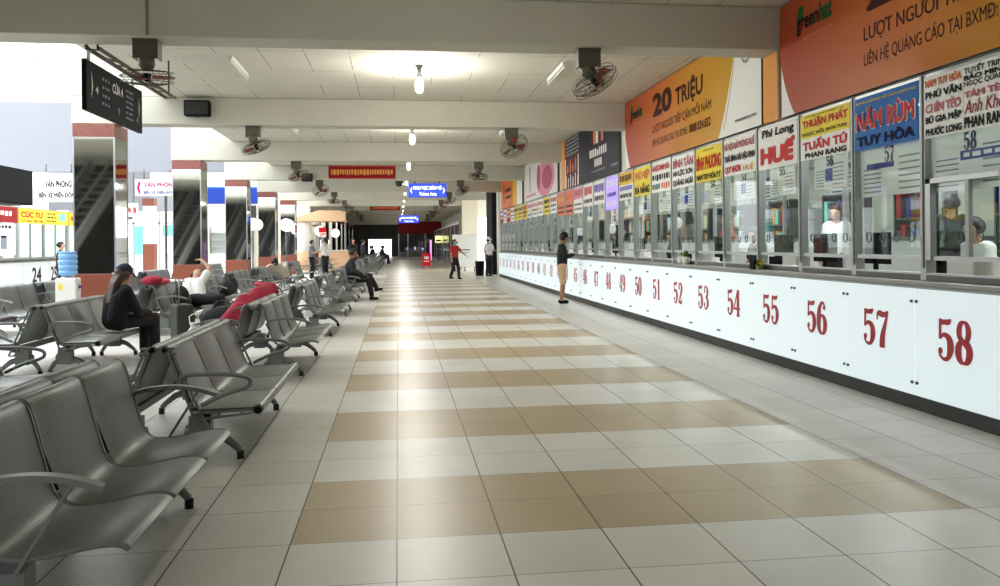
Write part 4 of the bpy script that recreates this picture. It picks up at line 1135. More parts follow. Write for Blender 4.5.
    if cap:
        f = MB()
        for a, b_, c, r in ((-.025, 0, .065, .094), (-.04, 0, .05, .095)): f.ball(hp(a, b_, c), r, 'white')
        for s in (-1, 0, 1): capsule(f, hp(.06, .04 * s, .062), hp(.15 - .02 * abs(s), .035 * s, .045), .012, .01)
        f.mats = [cap]; fuse(f, 'cap', t, vox)
    return t
# woman in a dark cap, hunched over her lap on the second-row bench
WJ = dict(SIT, hip=(-.02, 0, .475), chest=(.02, 0, .73), neck=(.06, 0, .89), head=(.115, .0, 1.01), shL=(.05, .165, .84), shR=(.05, -.165, .84), elL=(.16, .22, .58), elR=(.16, -.22, .58), wrL=(.38, .1, .55), wrR=(.38, -.1, .55),
    hiL=(0, .085, .465), hiR=(0, -.085, .465), knL=(.43, .1, .47), knR=(.43, -.1, .47), anL=(.42, .1, .055), anR=(.45, -.1, .055), face=(1, .1, -.35))
person('woman in black with a navy cap and long brown hair sitting on a steel bench', (-3.43, 10.42, .035), .8, WJ, 'cloth_black', 'cloth_black', 'long', hair='hair_brown', hair_style='long', cap='cloth_navy', vox=.010)
# seated man at the far end of the aisle bench, ankle crossed
MJ = dict(SIT, knL=(.44, .07, .55), anL=(.62, .05, .24), toeL=(.12, 0, .03), anR=(.50, -.1, .04), chest=(-.05, 0, .82), neck=(-.01, 0, 1.0), head=(.04, 0, 1.14), face=(1, 0, -.1))
person('man in dark clothes sitting cross-legged at the end of an aisle bench', (R1 + .35, 20.9, .045), 0, MJ, 'cloth_dark', 'cloth_black', 'long', skin='skin_tan', vox=.011)
# reclining man with a raised arm and white shirt
RJ = dict(SIT, hip=(.05, 0, .46), chest=(-.04, -.2, .66), neck=(-.05, -.34, .80), head=(-.03, -.45, .88), shL=(.07, -.28, .75), shR=(-.17, -.28, .75), elL=(.2, -.36, .98), elR=(-.25, -.5, .7), wrL=(.05, -.5, 1.1), wrR=(-.12, -.6, .78), hdL=(-.8, -.5, .1), hdR=(1, 0, .4),
    hiL=(.12, .04, .46), hiR=(-.02, .04, .46), knL=(.14, .5, .50), knR=(-.0, .48, .58), anL=(.14, .92, .46), anR=(.0, .9, .46), toeL=(0, .05, .13), toeR=(0, .05, .13), face=(.3, .3, .9))
LJ = dict(SIT, hip=(.05, 0, .46), chest=(-.02, .2, .66), neck=(-.03, .34, .80), head=(-.02, .46, .87), shL=(.10, .28, .75), shR=(-.15, .28, .75), elL=(.20, .40, .98), wrL=(.05, .50, 1.12), hdL=(-.8, .5, .1), elR=(-.1, .52, .74), wrR=(.05, .62, .76), hdR=(1, .2, .3),
    hiL=(.12, -.04, .46), hiR=(.06, -.14, .46), knL=(.50, -.14, .50), knR=(.48, -.32, .50), anL=(.52, -.14, .04), anR=(.50, -.32, .04), face=(.45, -.3, .85))
person('man in a white shirt lying back on a bench with one arm raised', (-3.41, 14.0, .05), 0, LJ, 'cloth_white', 'cloth_black', 'short', vox=.012)
RJ2 = dict(RJ, elL=(.2, -.05, .6), wrL=(.15, .15, .6), hdL=(0, 1, 0), knL=(.14, .42, .78), knR=(0, .4, .8), anL=(.14, .62, .42), anR=(0, .6, .42), toeL=(0, .13, 0), toeR=(0, .13, 0))
person('person lying on a bench with pale trousers and knees raised', (-3.88 + .49, 23.75, .08), 0, RJ2, 'cloth_pale', 'cloth_pale', 'short', vox=.014)
# two men talking by the kiosk
SJ = dict(STAND, elR=(.1, -.2, 1.1), wrR=(.3, -.1, 1.12), hdR=(1, .3, 0), face=(1, 0, -.2))
person('man in a grey shirt and blue mask standing by the kiosk facing right', (-3.62, 35.0, 0), -.25, SJ, 'cloth_grey', 'cloth_black', 'short', mask='mask_blue', scale=.97, vox=.014)
person('man in a white shirt standing with his back turned near the kiosk', (-3.05, 34.8, 0), 2.6, dict(SJ, elL=(.12, .2, 1.1), wrL=(.3, .1, 1.1), hdL=(1, 0, 0)), 'cloth_white', 'cloth_black', 'short', scale=1.03, vox=.014)
# red shirt, mid stride, one arm swung out
WK = dict(STAND, anL=(.18, .07, .085), knL=(.14, .08, .48), anR=(-.16, -.07, .11), knR=(0, -.08, .47), elL=(.10, .34, 1.14), wrL=(.17, .54, .98), hdL=(.3, .8, -.45), face=(1, -.3, 0))
person('woman in a red top and blue mask walking across the aisle', (2.20, 32.0, 0), -.75, WK, 'cloth_red', 'cloth_black', 'short', mask='mask_blue', hair_style='pony', scale=.95, vox=.013)
# customer at the counter
CJ = dict(STAND, elL=(.08, .19, 1.10), elR=(.08, -.19, 1.10), wrL=(.27, .1, 1.15), wrR=(.27, -.1, 1.15), hdL=(1, 0, .05), hdR=(1, 0, .05), face=(1, 0, -.45), head=(.06, 0, 1.53))
person('customer in a black hoodie and khaki shorts leaning at the ticket counter', (3.77, 18.5, 0), -.1, CJ, 'cloth_black', 'cloth_khaki', 'long', shorts=True, skin='skin_tan', cap='cloth_black', hair_style='short', scale=.985, vox=.011)
# guard in white
GJ = dict(STAND, elL=(.1, .22, 1.1), wrL=(.3, .16, 1.1), hdL=(1, -.2, .1), face=(.6, .7, -.2))
person('guard in a white shirt and white cap standing at the end of the counter', (3.84, 34.55, 0), -.9, GJ, 'cloth_white', 'cloth_black', 'short', mask='white', cap='white', scale=1.0, vox=.014)
# distant group
for i, (x, y, a) in enumerate(((-2.42, 44.6, -1.2), (-1.95, 45.6, .4), (-2.66, 47.2, 1.5))):
    person(['dark-haired person in black, tallest of the distant standing group', 'person in dark clothes standing in the middle of the distant group', 'person in navy at the back of the distant standing group'][i], (x, y, 0), a, STAND, ['cloth_black', 'cloth_dark', 'cloth_navy'][i], 'cloth_black', 'long', scale=1.04 - .03 * i, vox=.018)
src = person('distant seated person in dark clothes before the bright opening', (R1 + .36, 57.72, .045), 0, SIT, 'cloth_dark', 'cloth_black', 'long', vox=.02, group='distant seated people')
for x, y, a in ((R1 + .36, 58.97, 0), (R1 + .36, 61.42, 0), (R1 + .36, 62.67, 0), (R1 - .36, 57.72, PI), (R1 - .36, 62.04, PI)):
    dup(src, (x, y, .045), a)
for yb_ in (57.4, 61.1): put_bench('A', R1, yb_, 'grey steel bench under the distant seated people', 'benches along the aisle')
# cashiers behind the glass
CS = dict(SIT)
for n, topc, x, rz_, lab in ((57, 'cloth_grey', 7.0, 2.2, 'clerk in a grey shirt standing deep inside the booth behind window 57'), (55, 'cloth_dark', 6.6, 1.0, 'clerk in dark clothes standing inside the booth behind window 55'), (52, 'cloth_white', 6.9, -2.6, 'clerk in white standing inside the booth behind window 52'), (49, 'cloth_red', 6.4, 3.0, 'clerk in red standing inside the booth behind window 49')):
    person(lab, (x, YS(n) - .3, .301), rz_, STAND, topc, 'cloth_black', 'short', vox=.014)
for n, topc, lab in ((58, 'cloth_yellow', 'cashier in a pale yellow shirt seated behind ticket window 58'), (56, 'cloth_white', 'cashier in white seated behind ticket window 56'), (54, 'cloth_white', 'cashier in a pale shirt behind ticket window 54'), (51, 'cloth_dark', 'cashier in dark clothes behind ticket window 51'), (47, 'cloth_navy', 'cashier in navy behind ticket window 47')):
    person(lab, (5.90, YS(n) - .62, .37), PI, CS, topc, 'cloth_black', 'short', vox=.014)
    t = thing('office_chair', 'black office chair of the cashier behind ticket window %d' % n, 'chair', (5.94, YS(n) - .62, .301), PI, 'office chairs in the booths')
    f = MB(); f.box((-.2, -.22, .34), (.22, .22, .39), 'black'); f.build('seat', t, bevel=.02)
    f = MB(); f.box((-.30, -.2, .5), (-.255, .2, .85), 'black'); f.bar((-.25, 0, .36), (-.26, 0, .55), .05, .02, 'black'); f.build('backrest', t, bevel=.015)
    f = MB(); f.cyl((0, 0), .03, .06, .34, 'steel_dark')
    for k_ in range(5): f.bar((0, 0, .08), (.27 * math.cos(k_ * 1.2566), .27 * math.sin(k_ * 1.2566), .05), .04, .03, 'black'); f.ball((.27 * math.cos(k_ * 1.2566), .27 * math.sin(k_ * 1.2566), .03), .03, 'black', 8, 6)
    f.build('base', t)
person('person with dark hair standing behind the water cooler', (-9.2, 23.6, 0), .2, STAND, 'cloth_dark', 'cloth_black', 'short', scale=.94, vox=.016)

# ------------------------------------------------------------------ luggage and loose things around the seats
t = thing('suitcase', 'dark trolley suitcase with raised handle standing between the benches', 'suitcase', (-3.2, 12.55, 0), .5)
f = MB(); f.box((-.12, -.2, .05), (.12, .2, .55), 'luggage'); f.build('shell', t, bevel=.03)
f = MB(); f.tube([(-.06, -.09, .55), (-.06, -.09, .92), (-.06, .09, .92), (-.06, .09, .55)], .010, 'seat_edge', 8); f.build('trolley_handle', t)
f = MB(); f.box((.12, -.15, .12), (.15, .15, .42), 'luggage'); f.box((.121, -.005, .06), (.128, .005, .54), 'seat_edge'); f.build('front_pocket', t, bevel=.01)
for s in (-1, 1):
    f = MB(); f.tube([(-.09, s * .17 - .02, .03), (-.09, s * .17 + .02, .03)], .03, 'rubber', 12); f.tube([(.09, s * .17 - .02, .03), (.09, s * .17 + .02, .03)], .03, 'rubber', 12); f.build('wheel', t)
t = thing('duffel_bag', 'black duffel bag on the floor beside the trolley suitcase', 'bag', (-2.72, 13.2, 0), 1.2)
f = MB(); f.tube([(-.42, 0, .21), (-.36, 0, .22), (-.12, 0, .232), (.12, 0, .232), (.36, 0, .22), (.42, 0, .21)], [.12, .20, .23, .23, .20, .12], 'cloth_black', 16); f.build('body', t)
f = MB()
for s in (-1, 1): f.tube([(-.14, s * .14, .41), (-.1, s * .07, .54), (.1, s * .07, .54), (.14, s * .14, .41)], .012, 'luggage', 8)
f.tube([(-.2, 0.0, .46), (0, 0, .464), (.2, 0, .46)], .006, 'steel', 6); f.build('handles', t)
t = thing('travel_bag', 'black travel bag lying on the bench behind the reclining man', 'bag', (-3.88 + .45, 16.9, .40), .0)
f = MB(); f.ball((0, 0, .16), (.16, .42, .17), 'cloth_black', 18, 10); f.ball((.04, .15, .2), (.15, .25, .18), 'cloth_black', 14, 8); f.build('body', t)
f = MB(); f.tube([(.02, -.2, .31), (.03, -.08, .42), (.03, .08, .42), (.02, .2, .32)], .014, 'luggage', 8); f.build('handle', t)
t = thing('backpack', 'black backpack standing on the bench seat beside the reclining man', 'bag', (-3.44, 13.48, .397), .2)
f = MB(); f.ball((0, 0, .19), (.12, .15, .19), 'cloth_black', 16, 10); f.build('body', t)
f = MB(); f.ball((.09, 0, .13), (.06, .11, .1), 'luggage', 12, 8); f.build('front_pocket', t)
f = MB(); f.tube([(0, -.03, .36), (.01, -.02, .42), (.01, .02, .42), (0, .03, .36)], .01, 'luggage', 6); f.build('handle', t)
t = thing('bundle', 'crimson bundle with a pale cloth on the bench back beyond the seated woman', 'bundle', (-3.86, 13.35, .825))
f = MB(); f.ball((.02, 0, .05), (.17, .20, .075), 'cloth_crimson', 16, 9); f.ball((.12, .08, .03), (.15, .16, .055), 'cloth_pink', 14, 8); f.build('crimson_cloth', t)
f = MB(); f.ball((.22, .28, .02), (.22, .24, .035), 'cloth_white', 16, 8); f.build('pale_cloth', t)
# crimson jacket slumped over the back of an aisle bench
t = thing('draped_jacket', 'dark red jacket slumped over seats behind the aisle benches', 'jacket', (-2.14, 12.35, .38))
f = MB()
capsule(f, (.16, .5, .33), (.06, .1, .27), .14, .15); capsule(f, (.06, .1, .26), (-.12, -.35, .06), .15, .10); capsule(f, (.16, .55, .33), (.16, .8, .28), .14, .10)
capsule(f, (-.14, -.35, .1), (-.42, -.85, -.2), .12, .07); capsule(f, (-.1, -.1, .2), (-.28, -.4, .0), .13, .08)
f.mats = ['cloth_crimson']; fuse(f, 'fabric', t, .02, 5)
t = thing('plastic_bag', 'white plastic bag standing on the floor below the dark red jacket', 'bag', (-2.74, 11.35, 0))
f = MB(); f.lathe([(.0, 0), (.10, .01), (.13, .1), (.10, .24), (.04, .33), (.06, .38), (.0, .38)], (0, 0, 0), 'white', 14); f.build('body', t)
f = MB(); f.tube([(.05, 0, .36), (.06, 0, .46), (0, 0, .5), (-.06, 0, .46), (-.05, 0, .36)], .008, 'white', 6); f.build('handle', t)
f = MB(); f.ball((0, 0, .045), (.15, .2, .045), 'cloth_pink', 16, 8); f.ball((.02, .05, .08), (.1, .12, .04), 'cloth_crimson', 12, 6)
tag(f.build('folded_blanket', None, None, (-3.46, 20.8, .40)), 'pink folded blanket on the bench before the person in pale trousers', 'blanket')

# water cooler by the nearest column
t = thing('water_cooler', 'white water cooler standing by the nearest mirror column', 'water cooler', (-5.2, 13.62, 0), .1)
f = MB(); f.box((-.15, -.15, 0), (.15, .15, .92), 'white_plastic'); f.build('cabinet', t, bevel=.02)
f = MB(); f.box((-.1, -.156, .74), (-.04, -.151, .83), 'yellow'); f.build('sticker', t)
f = MB(); f.box((.15, -.1, .70), (.162, .1, .84), 'cabinet'); f.box((.162, -.06, .76), (.2, -.03, .80), 'brand_blue'); f.box((.162, .03, .76), (.2, .06, .80), 'red'); f.build('taps', t)
t = thing('water_bottle', 'blue ribbed water bottle on top of the white cooler', 'bottle', (-5.2, 13.62, .921))
prof = [(.0, 0), (.05, 0), (.06, .03)]
for k_ in range(4): z = .05 + .085 * k_; prof += [(.135, z), (.14, z + .03), (.14, z + .055), (.128, z + .068), (.128, z + .078)]
prof += [(.135, .4), (.14, .42), (0, .425)]
f = MB(); f.lathe(prof, (0, 0, 0), 'water_blue', 24); f.build('body', t)
f = MB(); f.cyl((0, 0), .1, -.0, .02, 'white'); f.build('neck_cap', t)

# ------------------------------------------------------------------ left ticket counter and its signs
XLc = -10.3
t = thing('left_ticket_counter', 'white ticket counter with black numbers on the far left side', 'counter', (XLc, 0, 0))
f = MB(); f.box((-.5, 12, 0), (-.04, 29.6, 1.02), 'cabinet'); f.build('body', t)
f = MB(); f.box((-.6, 12, 1.03), (.05, 29.6, 1.08), 'steel_dark'); f.build('worktop', t)
for i, nm in enumerate(['', '', '', '', '', '23', '', '24', '25A', '']):
    f = MB(); f.box((0, 0, -.03), (1.68, .86, 0), 'cabinet')
    if nm: f.text(nm, .55 if nm != '25A' else .1, .26, 1.15 if nm != '25A' else .85, .70, 'red_print' if nm == '23' else 'ink', .004, bold=.03)
    o = f.build('number_panel', t, frame((0.0, 12.0 + 1.7 * i, .14), (0, 1, 0), (0, 0, 1)))
    if nm: o['label'] = 'white panel numbered ' + nm
ul = ['red_dark', 'yellow', 'yellow_deep', 'yellow', 'yellow', 'paper', 'yellow', 'paper', 'yellow', 'paper']
for i in range(10):
    y = 11.85 + 1.7 * i
    w = thing('left_ticket_window', 'glazed ticket window of the left counter, ' + ORD[i] + ' one', 'window', (XLc - .1, y, 1.081), 0, 'ticket windows of the left counter')
    f = MB(); f.box((-.04, -.04, 0), (.04, .04, 1.45), 'alu'); f.box((-.03, .04, 1.4), (.03, 1.66, 1.45), 'alu'); f.box((-.03, .04, .0), (.03, 1.66, .05), 'alu'); f.box((-.025, .82, .05), (.025, .86, 1.4), 'alu'); f.build('frame', w)
    f = MB(); f.box((-.004, .04, .05), (.004, 1.66, 1.4), 'glass_green' if i in (7, 8) else 'glass'); f.build('glass_pane', w)
lt = {6: ('red_dark', [('s', .2, .42, .8, .72, 'white')], 'red sign with a white line above the left ticket windows'),
      7: ('yellow', [('t', 'CÚC TƯ', .06, .4, .94, .9, 'red', BB_), ('t', 'TUY HÒA - PHÚ YÊN', .06, .1, .94, .3, 'red_dark', B)], 'yellow CÚC TƯ sign with red letters above the left ticket windows'),
      8: ('yellow', [('s', .06, .7, .45, .82, 'ink_brown'), ('s', .06, .45, .45, .57, 'ink_brown'), ('s', .06, .2, .45, .32, 'ink_brown'), ('r', .6, .3, .9, .85, 'teal')], 'yellow sign with a teal patch above the left ticket windows'),
      9: ('yellow_deep', [('r', .1, .4, .9, .7, 'red_print')], 'deep yellow sign beyond the other left signs')}
for i, (bg, it, lab) in lt.items():
    sign('company_sign', lab, 'sign', (XLc + .01 - .05, 11.89 + 1.7 * i, 2.08), (0, 1, 0), (0, 0, 1), 1.6, .42, bg, it, .02, 'signs of the left ticket windows')
sign('poster', 'tall white poster in the left ticket windows under the red sign', 'poster', (XLc - .06, 22.2, 1.2), (0, 1, 0), (0, 0, 1), 1.4, .85, 'white', [('s', .15, .84, .85, .94, 'ink'), ('r', .4, .2, .65, .6, 'paper_line'), ('r', .42, .55, .63, .62, 'navy')], .01)
for i in range(3):
    t = thing('cabinet', 'grey office cabinet behind the left ticket windows, ' + ORD[i] + ' one', 'cabinet', (-12.6, 17 + 4 * i, 0), 0, 'cabinets behind the left counter')
    f = MB(); f.box((-.35, -.9, 0), (.35, .9, 2.0), 'cabinet'); f.build('body', t, bevel=.01)
    for s in (-1, 1): f = MB(); f.box((.35, s * .45 - .42, .1), (.37, s * .45 + .42, 1.9), 'alu_paint'); f.build('door', t)
f = MB(); f.box((-.35, -1.6, 0), (.35, 1.6, 1.0), 'black'); f.box((.35, -1.5, .05), (.37, 1.5, .95), 'black'); 
tag(f.build('hanging_display', None, None, (-10.9, 23.55, 2.62)), 'big black display box above the left ticket windows', 'display')
def far_sign(label, x, y, z, w, h, bg, items, hang=0):
    o = sign('office_sign', label, 'sign', (x, y, z), (1, 0, 0), (0, 0, 1), w, h, bg, items, .08, None)
    if hang:
        for u in (.2, .8):
            f = MB(); f.tube([(w * u, h, -.04), (w * u, h + hang, -.04)], .02, 'steel_dark', 6); f.build('hanger', o)
    return o
far_sign('white sign with black VĂN PHÒNG letters above the left counter', -12.15, 29.3, 2.95, 1.35, .98, 'white', [('t', 'VĂN PHÒNG', .18, .5, .82, .8, 'ink', BB_), ('t', 'BẾN XE MIỀN ĐÔNG', .04, .14, .96, .38, 'ink', BB_)], .3)
far_sign('white VĂN PHÒNG sign with a purple arrow, seen between the columns', -8.95, 29.2, 3.15, 1.42, .56, 'white', [('t', 'VĂN PHÒNG', .2, .52, .97, .9, 'magenta', BB_), ('t', 'BẾN XE MIỀN ĐÔNG', .2, .1, .98, .36, 'navy', BB_), ('t', '‹', .04, .1, .13, .9, 'magenta', {'bold': .08})], .35)
far_sign('white CỬA 8 sign with red letters beside the nearest column', -10.6, 32.5, 2.35, .72, .72, 'white', [('t', 'CỬA 8', .06, .45, .94, .85, 'red', BB_), ('r', .25, .15, .75, .25, 'ink')], 1.4)
far_sign('wide plain blue sign board on the cream wall at the left', -9.9, 43.97, 3.6, 3.2, .88, 'brand_blue', [('r', 0, .92, 1, 1, 'sign_blue')])
# exterior beyond the left bay: glazed front with a terracotta pier
t = thing('glazed_front', 'bright glazed shop front beyond the white bulkhead', 'shop front', (-12.8, 41.5, 0))
f = MB()
for x in (-3, -1.5, 0, 1.2, 2.3): f.box((x - .04, -.05, 0), (x + .04, .05, 3.1), 'alu_paint')
f.box((-3, -.05, 2.5), (2.3, .05, 2.58), 'alu_paint'); f.box((-3, -.06, 3.1), (2.3, .06, 4.4), 'paint_bulkhead'); f.build('frame', t)
f = MB(); f.box((-3, -.01, 0), (2.3, .01, 3.1), 'glass'); f.build('glass_pane', t)
f = MB(); f.box((.0, -.03, 1.0), (.5, -.02, 2.4), 'teal'); f.build('teal_panel', t); f = MB(); f.box((1.35, -.03, 1.9), (2.2, -.02, 2.45), 'teal'); f.build('teal_panel', t)
f = MB(); f.box((-.22, -.22, 0), (.22, .22, 1.5), 'tile_red'); f.box((-.2, -.2, 1.5), (.2, .2, 3.0), 'white'); f.box((-.22, -.22, 3.0), (.22, .22, 3.3), 'tile_red')
structure(f.build('trim_3', None, None, (-9.75, 33.6, 0)), 'white pier with terracotta base and top by the bright exit')
f = MB(); f.cyl((0, 0), .05, 0, 3.3, 'conduit', 12); f.cyl((0, 0), .09, 0, .04, 'conduit', 12)
tag(f.build('post', None, None, (-8.35, 30.7, 0)), 'thin dark post beside the terracotta pier', 'post')
t = thing('shelf_unit', 'pale shelf unit with papers against the cream wall', 'shelf', (-8.6, 43.6, 0))
f = MB(); f.box((-1.1, -.2, 0), (1.1, .25, 1.0), 'cabinet'); f.build('lower_cupboard', t, bevel=.01)
f = MB()
for z in (1.35, 1.7, 2.05): f.box((-1.1, -.1, z), (1.1, .25, z + .03), 'alu_paint')
for x in (-1.1, 0, 1.07): f.box((x, -.1, 1.0), (x + .03, .25, 2.4), 'alu_paint')
f.box((-1.1, .2, 1.0), (1.1, .25, 2.4), 'cabinet'); f.build('shelves', t)
f = MB(); f.box((-.3, -.05, 0), (.3, .05, 1.15), 'dark_wall'); tag(f.build('wall_panel', None, None, (-7.7, 43.93, 2.35)), 'dark square panel on the cream wall below the blue board', 'panel')
f = MB(); f.box((-.18, -.15, 0), (.18, .15, .7), 'yellow_deep'); f.box((-.14, -.13, .7), (.14, .13, .78), 'yellow_deep')
tag(f.build('bin', None, None, (-8.0, 40.2, 0), bevel=.02), 'yellow bin on the floor behind the mirror columns', 'bin')

# ------------------------------------------------------------------ kiosk with round white column and peach canopy
YK = COLY[5]
f = MB(); f.cyl((-5.25, YK + .3), .42, 0, ZB, 'white', 32); f.cyl((-5.25, YK + .3), .47, 0, 1.0, 'peach', 32)
structure(f.build('column'), 'round white column of the kiosk')
t = thing('kiosk_canopy', 'sloping peach canopy fixed to the round white column', 'canopy', (-5.25, YK, 0))
f = MB(); f.add([(-.75, -.3, 2.75), (2.35, -.3, 2.7), (2.35, -.3, 3.3), (.9, -.3, 3.32), (-.75, -.3, 2.83), (-.75, -.15, 2.75), (2.35, -.15, 2.7), (2.35, -.15, 3.3), (.9, -.15, 3.32), (-.75, -.15, 2.83)],
    [(0, 1, 2, 3, 4), (9, 8, 7, 6, 5), (0, 5, 6, 1), (1, 6, 7, 2), (2, 7, 8, 3), (3, 8, 9, 4), (4, 9, 5, 0)], 'peach'); f.box((-.75, -.15, 2.7), (2.35, 1.2, 2.78), 'peach'); f.build('fascia', t)
f = MB(); f.box((2.2, .9, 0), (2.3, 1.0, 2.7), 'alu'); f.build('post', t)
t = thing('kiosk_desk', 'curved peach kiosk desk behind the two standing men', 'desk', (-3.25, YK + .2, 0))
f = MB(); f.tube([(-.9, .2, 0), (-.9, .2, 1.05)], .3, 'peach', 24); f.box((-.9, -.1, 0), (.9, .5, 1.05), 'peach'); f.build('front', t)
f = MB(); f.box((-1.2, -.15, 1.05), (.95, .55, 1.1), 'white'); f.build('worktop', t)
sign('small_sign', 'small red and white ATM sign near the kiosk', 'sign', (-4.35, YK - .6, 1.85), (1, 0, 0), (0, 0, 1), .42, .52, 'red', [('r', 0, 0, 1, .45, 'white'), ('t', 'ATM', .2, .08, .9, .38, 'red', BB_)], .05)
f = MB(); f.cyl((0, 0), .025, 0, 1.85, 'steel_dark', 10); f.cyl((0, 0), .16, 0, .02, 'steel_dark', 16); tag(f.build('sign_post', None, None, (-4.14, YK - .56, 0)), 'slim grey post of the small red sign', 'post')
# glowing globes on stalks, added for round bright spots by the columns
for i, (x, y, z, r) in enumerate(((-5.72, 33.1, 2.25, .24), (-5.28, 39.5, 2.36, .30), (-4.7, 50, 2.25, .30), (-4.3, 57, 2.2, .3))):
    t = thing('glow_globe', 'round glowing white globe on a stalk, ' + ORD[i] + ' of four', 'light', (x, y, 0), 0, 'glowing globes by the columns')
    f = MB(); f.ball((0, 0, z), r, 'globe_lit', 20, 12); f.build('globe', t)
    f = MB(); f.cyl((0, 0), .03, 0, z - r + .02, 'steel_dark', 10); f.cyl((0, 0), .14, 0, .03, 'steel_dark', 16); f.build('pole', t)

# ------------------------------------------------------------------ far end of the hall
t = thing('entrance_gate', 'dark red portal with glass doors at the far end of the hall', 'gate', (.0, 80, 0))
f = MB(); f.box((0, 0, 2.42), (4.25, .5, 3.6), 'red_dark'); f.build('fascia', t, bevel=.02)
f = MB()
for x in (.0, .9, 2.6, 4.15): f.box((x, .1, 0), (x + .1, .3, 2.42), 'alu')
f.box((0, .1, .0), (4.25, .3, .12), 'alu'); f.build('frame', t)
f = MB(); f.box((.1, .19, .1), (4.2, .21, 2.42), 'glass'); f.build('glass_pane', t)
f = MB(); f.box((.1, 2.5, 0), (4.2, 2.6, 2.4), 'dark_wall'); f.build('backing', t)
t = thing('display_shelf', 'low lit shelf of colourful goods behind the far glass doors', 'shelf', (1.6, 81.6, 0))
f = MB(); f.box((-1, -.2, 0), (1, .2, .8), 'steel_dark'); f.build('base', t)
f = MB()
for k_ in range(10): f.box((-.95 + .19 * k_, -.15, .8), (-.8 + .19 * k_, .1, 1.0 + .06 * (k_ % 3)), ['coral', 'screen_lit', 'orange_print', 'pink'][k_ % 4])
f.build('goods', t)
t = thing('sandwich_board', 'red free-standing sign board on the aisle floor', 'sign', (1.62, 47.2, 0))
f = MB(); f.box((-.24, -.02, .12), (.24, .02, .86), 'red'); f.build('board', t)
f = MB(); f.rect(-.12, .52, -.06, .68, 'white', 0.0); f.rect(-.03, .52, .03, .68, 'white', 0.0); f.rect(.06, .52, .12, .68, 'white', 0.0); f.rect(-.15, .38, .15, .42, 'white', .0); f.build('lettering', t, frame((0, -.0225, 0), (1, 0, 0), (0, 0, 1)))
f = MB()
for s in (-1, 1): f.bar((s * .22, 0, .13), (s * .22, -.18, 0.01), .03, .02, 'steel'); f.bar((s * .22, 0, .13), (s * .22, .18, .01), .03, .02, 'steel'); f.bar((s * .25, 0, .1), (s * .25, 0, 1.1), .02, .02, 'steel')
f.build('legs', t)
# white board screen on feet beside the guard
t = thing('display_screen', 'white free-standing display screen on small feet', 'screen', (3.36, 41.2, 0), -.12)
f = MB(); f.box((-.62, -.03, .22), (.62, .03, 1.86), 'white'); f.build('panel', t, bevel=.01)
f = MB(); f.rect(-.35, 1.05, .25, 1.12, 'paper_line', .0); f.rect(-.3, .92, .2, .96, 'paper_line', .0); f.rect(-.45, 1.4, -.35, 1.52, 'paper_line', .0); f.build('lettering', t, frame((0, -.033, 0), (1, 0, 0), (0, 0, 1)))
f = MB()
for x in (-.5, 0, .5): f.bar((x, 0, .22), (x, 0, .04), .04, .04, 'black'); f.bar((x, -.2, .03), (x, .2, .03), .06, .06, 'black')
f.build('feet', t)
f = MB(); f.lathe([(0, 0), (.17, 0), (.2, .5), (.21, .62), (.18, .64), (.17, .56), (0, .56)], (0, 0, 0), 'black', 20)
tag(f.build('bin', None, None, (3.52, 35.2, 0)), 'black round bin beside the guard', 'bin')
t = thing('glass_shop', 'glass-fronted shop row along the far right of the hall', 'shop front', (3.5, 47, 0))
f = MB()
for k_ in range(9): f.box((0, 4 * k_, 0), (.08, 4 * k_ + .1, 2.6), 'alu')
f.box((0, 0, 2.55), (.1, 32, 2.7), 'alu'); f.box((0, 0, .9), (.08, 32, .98), 'alu'); f.box((0, 0, 0), (.08, 32, .1), 'alu_paint'); f.build('frame', t)
f = MB(); f.box((.03, 0, .1), (.05, 32, 2.55), 'glass'); f.build('glass_pane', t)
f = MB(); f.box((.55, .2, 0), (.8, 31.8, .95), 'cabinet'); f.build('inner_counter', t)
sign('lit_sign', 'small glowing yellow sign by the far glass shops', 'sign', (3.0, 66, 1.5), (1, 0, 0), (0, 0, 1), .5, .55, 'sign_lit_yellow', [('r', .1, .15, .9, .45, 'green_print')], .06)
f = MB(); f.cyl((0, 0), .03, 0, 1.495, 'steel_dark', 10); f.cyl((0, 0), .2, 0, .03, 'steel_dark', 16); tag(f.build('sign_post', None, None, (3.25, 66.05, 0)), 'post of the small glowing yellow sign', 'post')
t = thing('light_column', 'slim glowing violet light column by the far glass doors', 'light', (2.5, 63, 0))
f = MB(); f.box((-.06, -.06, .1), (.06, .06, 1.7), 'magenta_lit'); f.build('tube', t)
f = MB(); f.box((-.12, -.12, 0), (.12, .12, .1), 'black'); f.build('base', t)

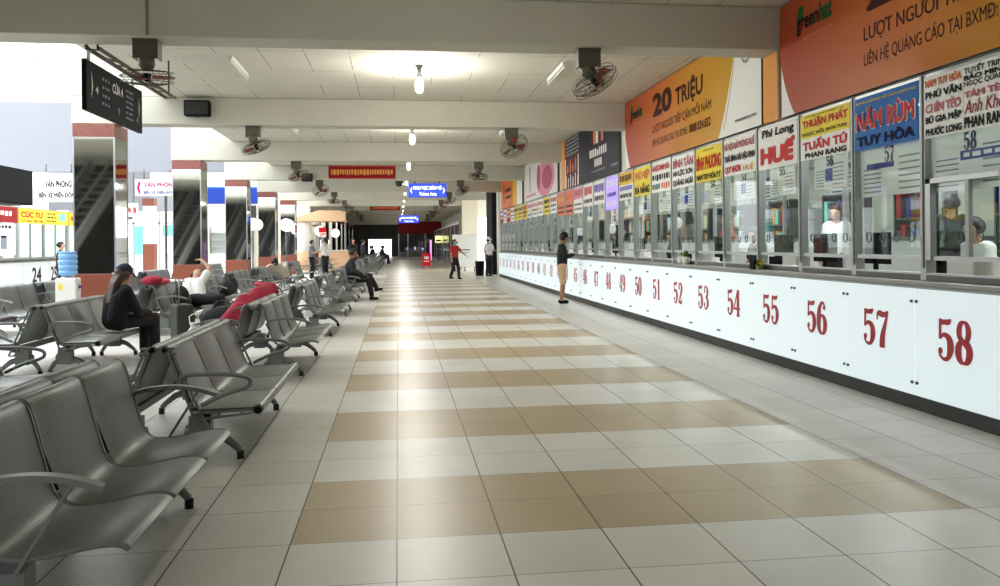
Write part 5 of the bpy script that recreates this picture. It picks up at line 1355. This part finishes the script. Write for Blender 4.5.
# ------------------------------------------------------------------ small things on the counter ledge
t = thing('potted_plant', 'small green plant in a white wrap on the counter ledge by window 52', 'plant', (4.24, YS(53) + .25, 1.0755))
f = MB(); f.lathe([(0, 0), (.05, 0), (.06, .09), (.05, .11), (0, .10)], (0, 0, 0), 'white', 14); f.build('pot', t)
f = MB()
for k_ in range(26):
    q = k_ * 2.4; r = .03 + .05 * (k_ % 5) / 5; p0 = V3((0, 0, .1)); p1 = V3((r * math.cos(q), r * math.sin(q), .15 + .02 * (k_ % 4))); sdv = V3((-math.sin(q), math.cos(q), .2)) * .02
    f.add([p0, (p0 + p1) / 2 + sdv, p1, (p0 + p1) / 2 - sdv], [(0, 1, 2, 3)], 'leaf')
f.build('leaves', t)
t = thing('cloth_bag', 'white cloth bag on the counter ledge beside the green plant', 'bag', (4.23, YS(53) + .5, 1.0755))
f = MB(); f.ball((0, 0, .06), (.03, .09, .06), 'cloth_white', 14, 8); f.build('body', t)
f = MB(); f.tube([(0, -.04, .10), (0, -.03, .16), (0, .03, .16), (0, .04, .10)], .006, 'cloth_white', 6); f.build('handle', t)
t = thing('flower_basket', 'black box of small yellow flowers on the counter ledge by window 55', 'flowers', (4.235, YS(55) - .12, 1.0755))
f = MB(); f.box((-.05, -.0, 0), (.05, .12, .1), 'black'); f.build('box', t, bevel=.006)
f = MB()
for k_ in range(14): f.ball((-.03 + .02 * (k_ % 4), -.03 - .022 * (k_ // 4), .05 + .03 * (k_ % 3)), .014, 'yellow' if k_ % 2 else 'leaf', 8, 6)
f.box((-.03, -.1, 0), (.03, -.01, .045), 'leaf'); f.build('blooms', t)

# ------------------------------------------------------------------ escalator-like stair behind the viewer, seen in the column mirrors
t = thing('stair', 'steep grey stair in the dim end of the left bay, beside the viewer', 'stairs', (-10.25, 7.6, 0), -1.317)
for k_ in (0, 1.2):
    f = MB(); f.bar((0, k_, .1), (4.0, k_, 3.95), .08, .3, 'alu_paint'); f.build('stringer', t)
    f = MB(); f.bar((0, k_, 1.0), (3.2, k_, 4.0), .05, .05, 'alu'); f.build('handrail', t)
for k_ in range(17):
    f = MB(); f.box((.225 * k_ + .02, .04, .215 * k_ + .18), (.225 * k_ + .27, 1.16, .215 * k_ + .22), 'steel_dark'); f.build('tread', t)

# ------------------------------------------------------------------ world and render look
w = bpy.data.worlds.new('sky'); SC.world = w; w.use_nodes = True
nt = w.node_tree; bg = nt.nodes['Background']; bg.inputs[0].default_value = (.92, .96, 1.0, 1); bg.inputs[1].default_value = 3.3
SC.view_settings.view_transform = 'Standard'; SC.view_settings.look = 'None'; SC.view_settings.gamma = 1
SC.view_settings.exposure = 0.45; SC.view_settings.use_curve_mapping = False
SC.cycles.use_denoising = True
SC.cycles.max_bounces = 10; SC.cycles.diffuse_bounces = 5; SC.cycles.glossy_bounces = 4; SC.cycles.transparent_max_bounces = 16
SC.cycles.sample_clamp_indirect = 6
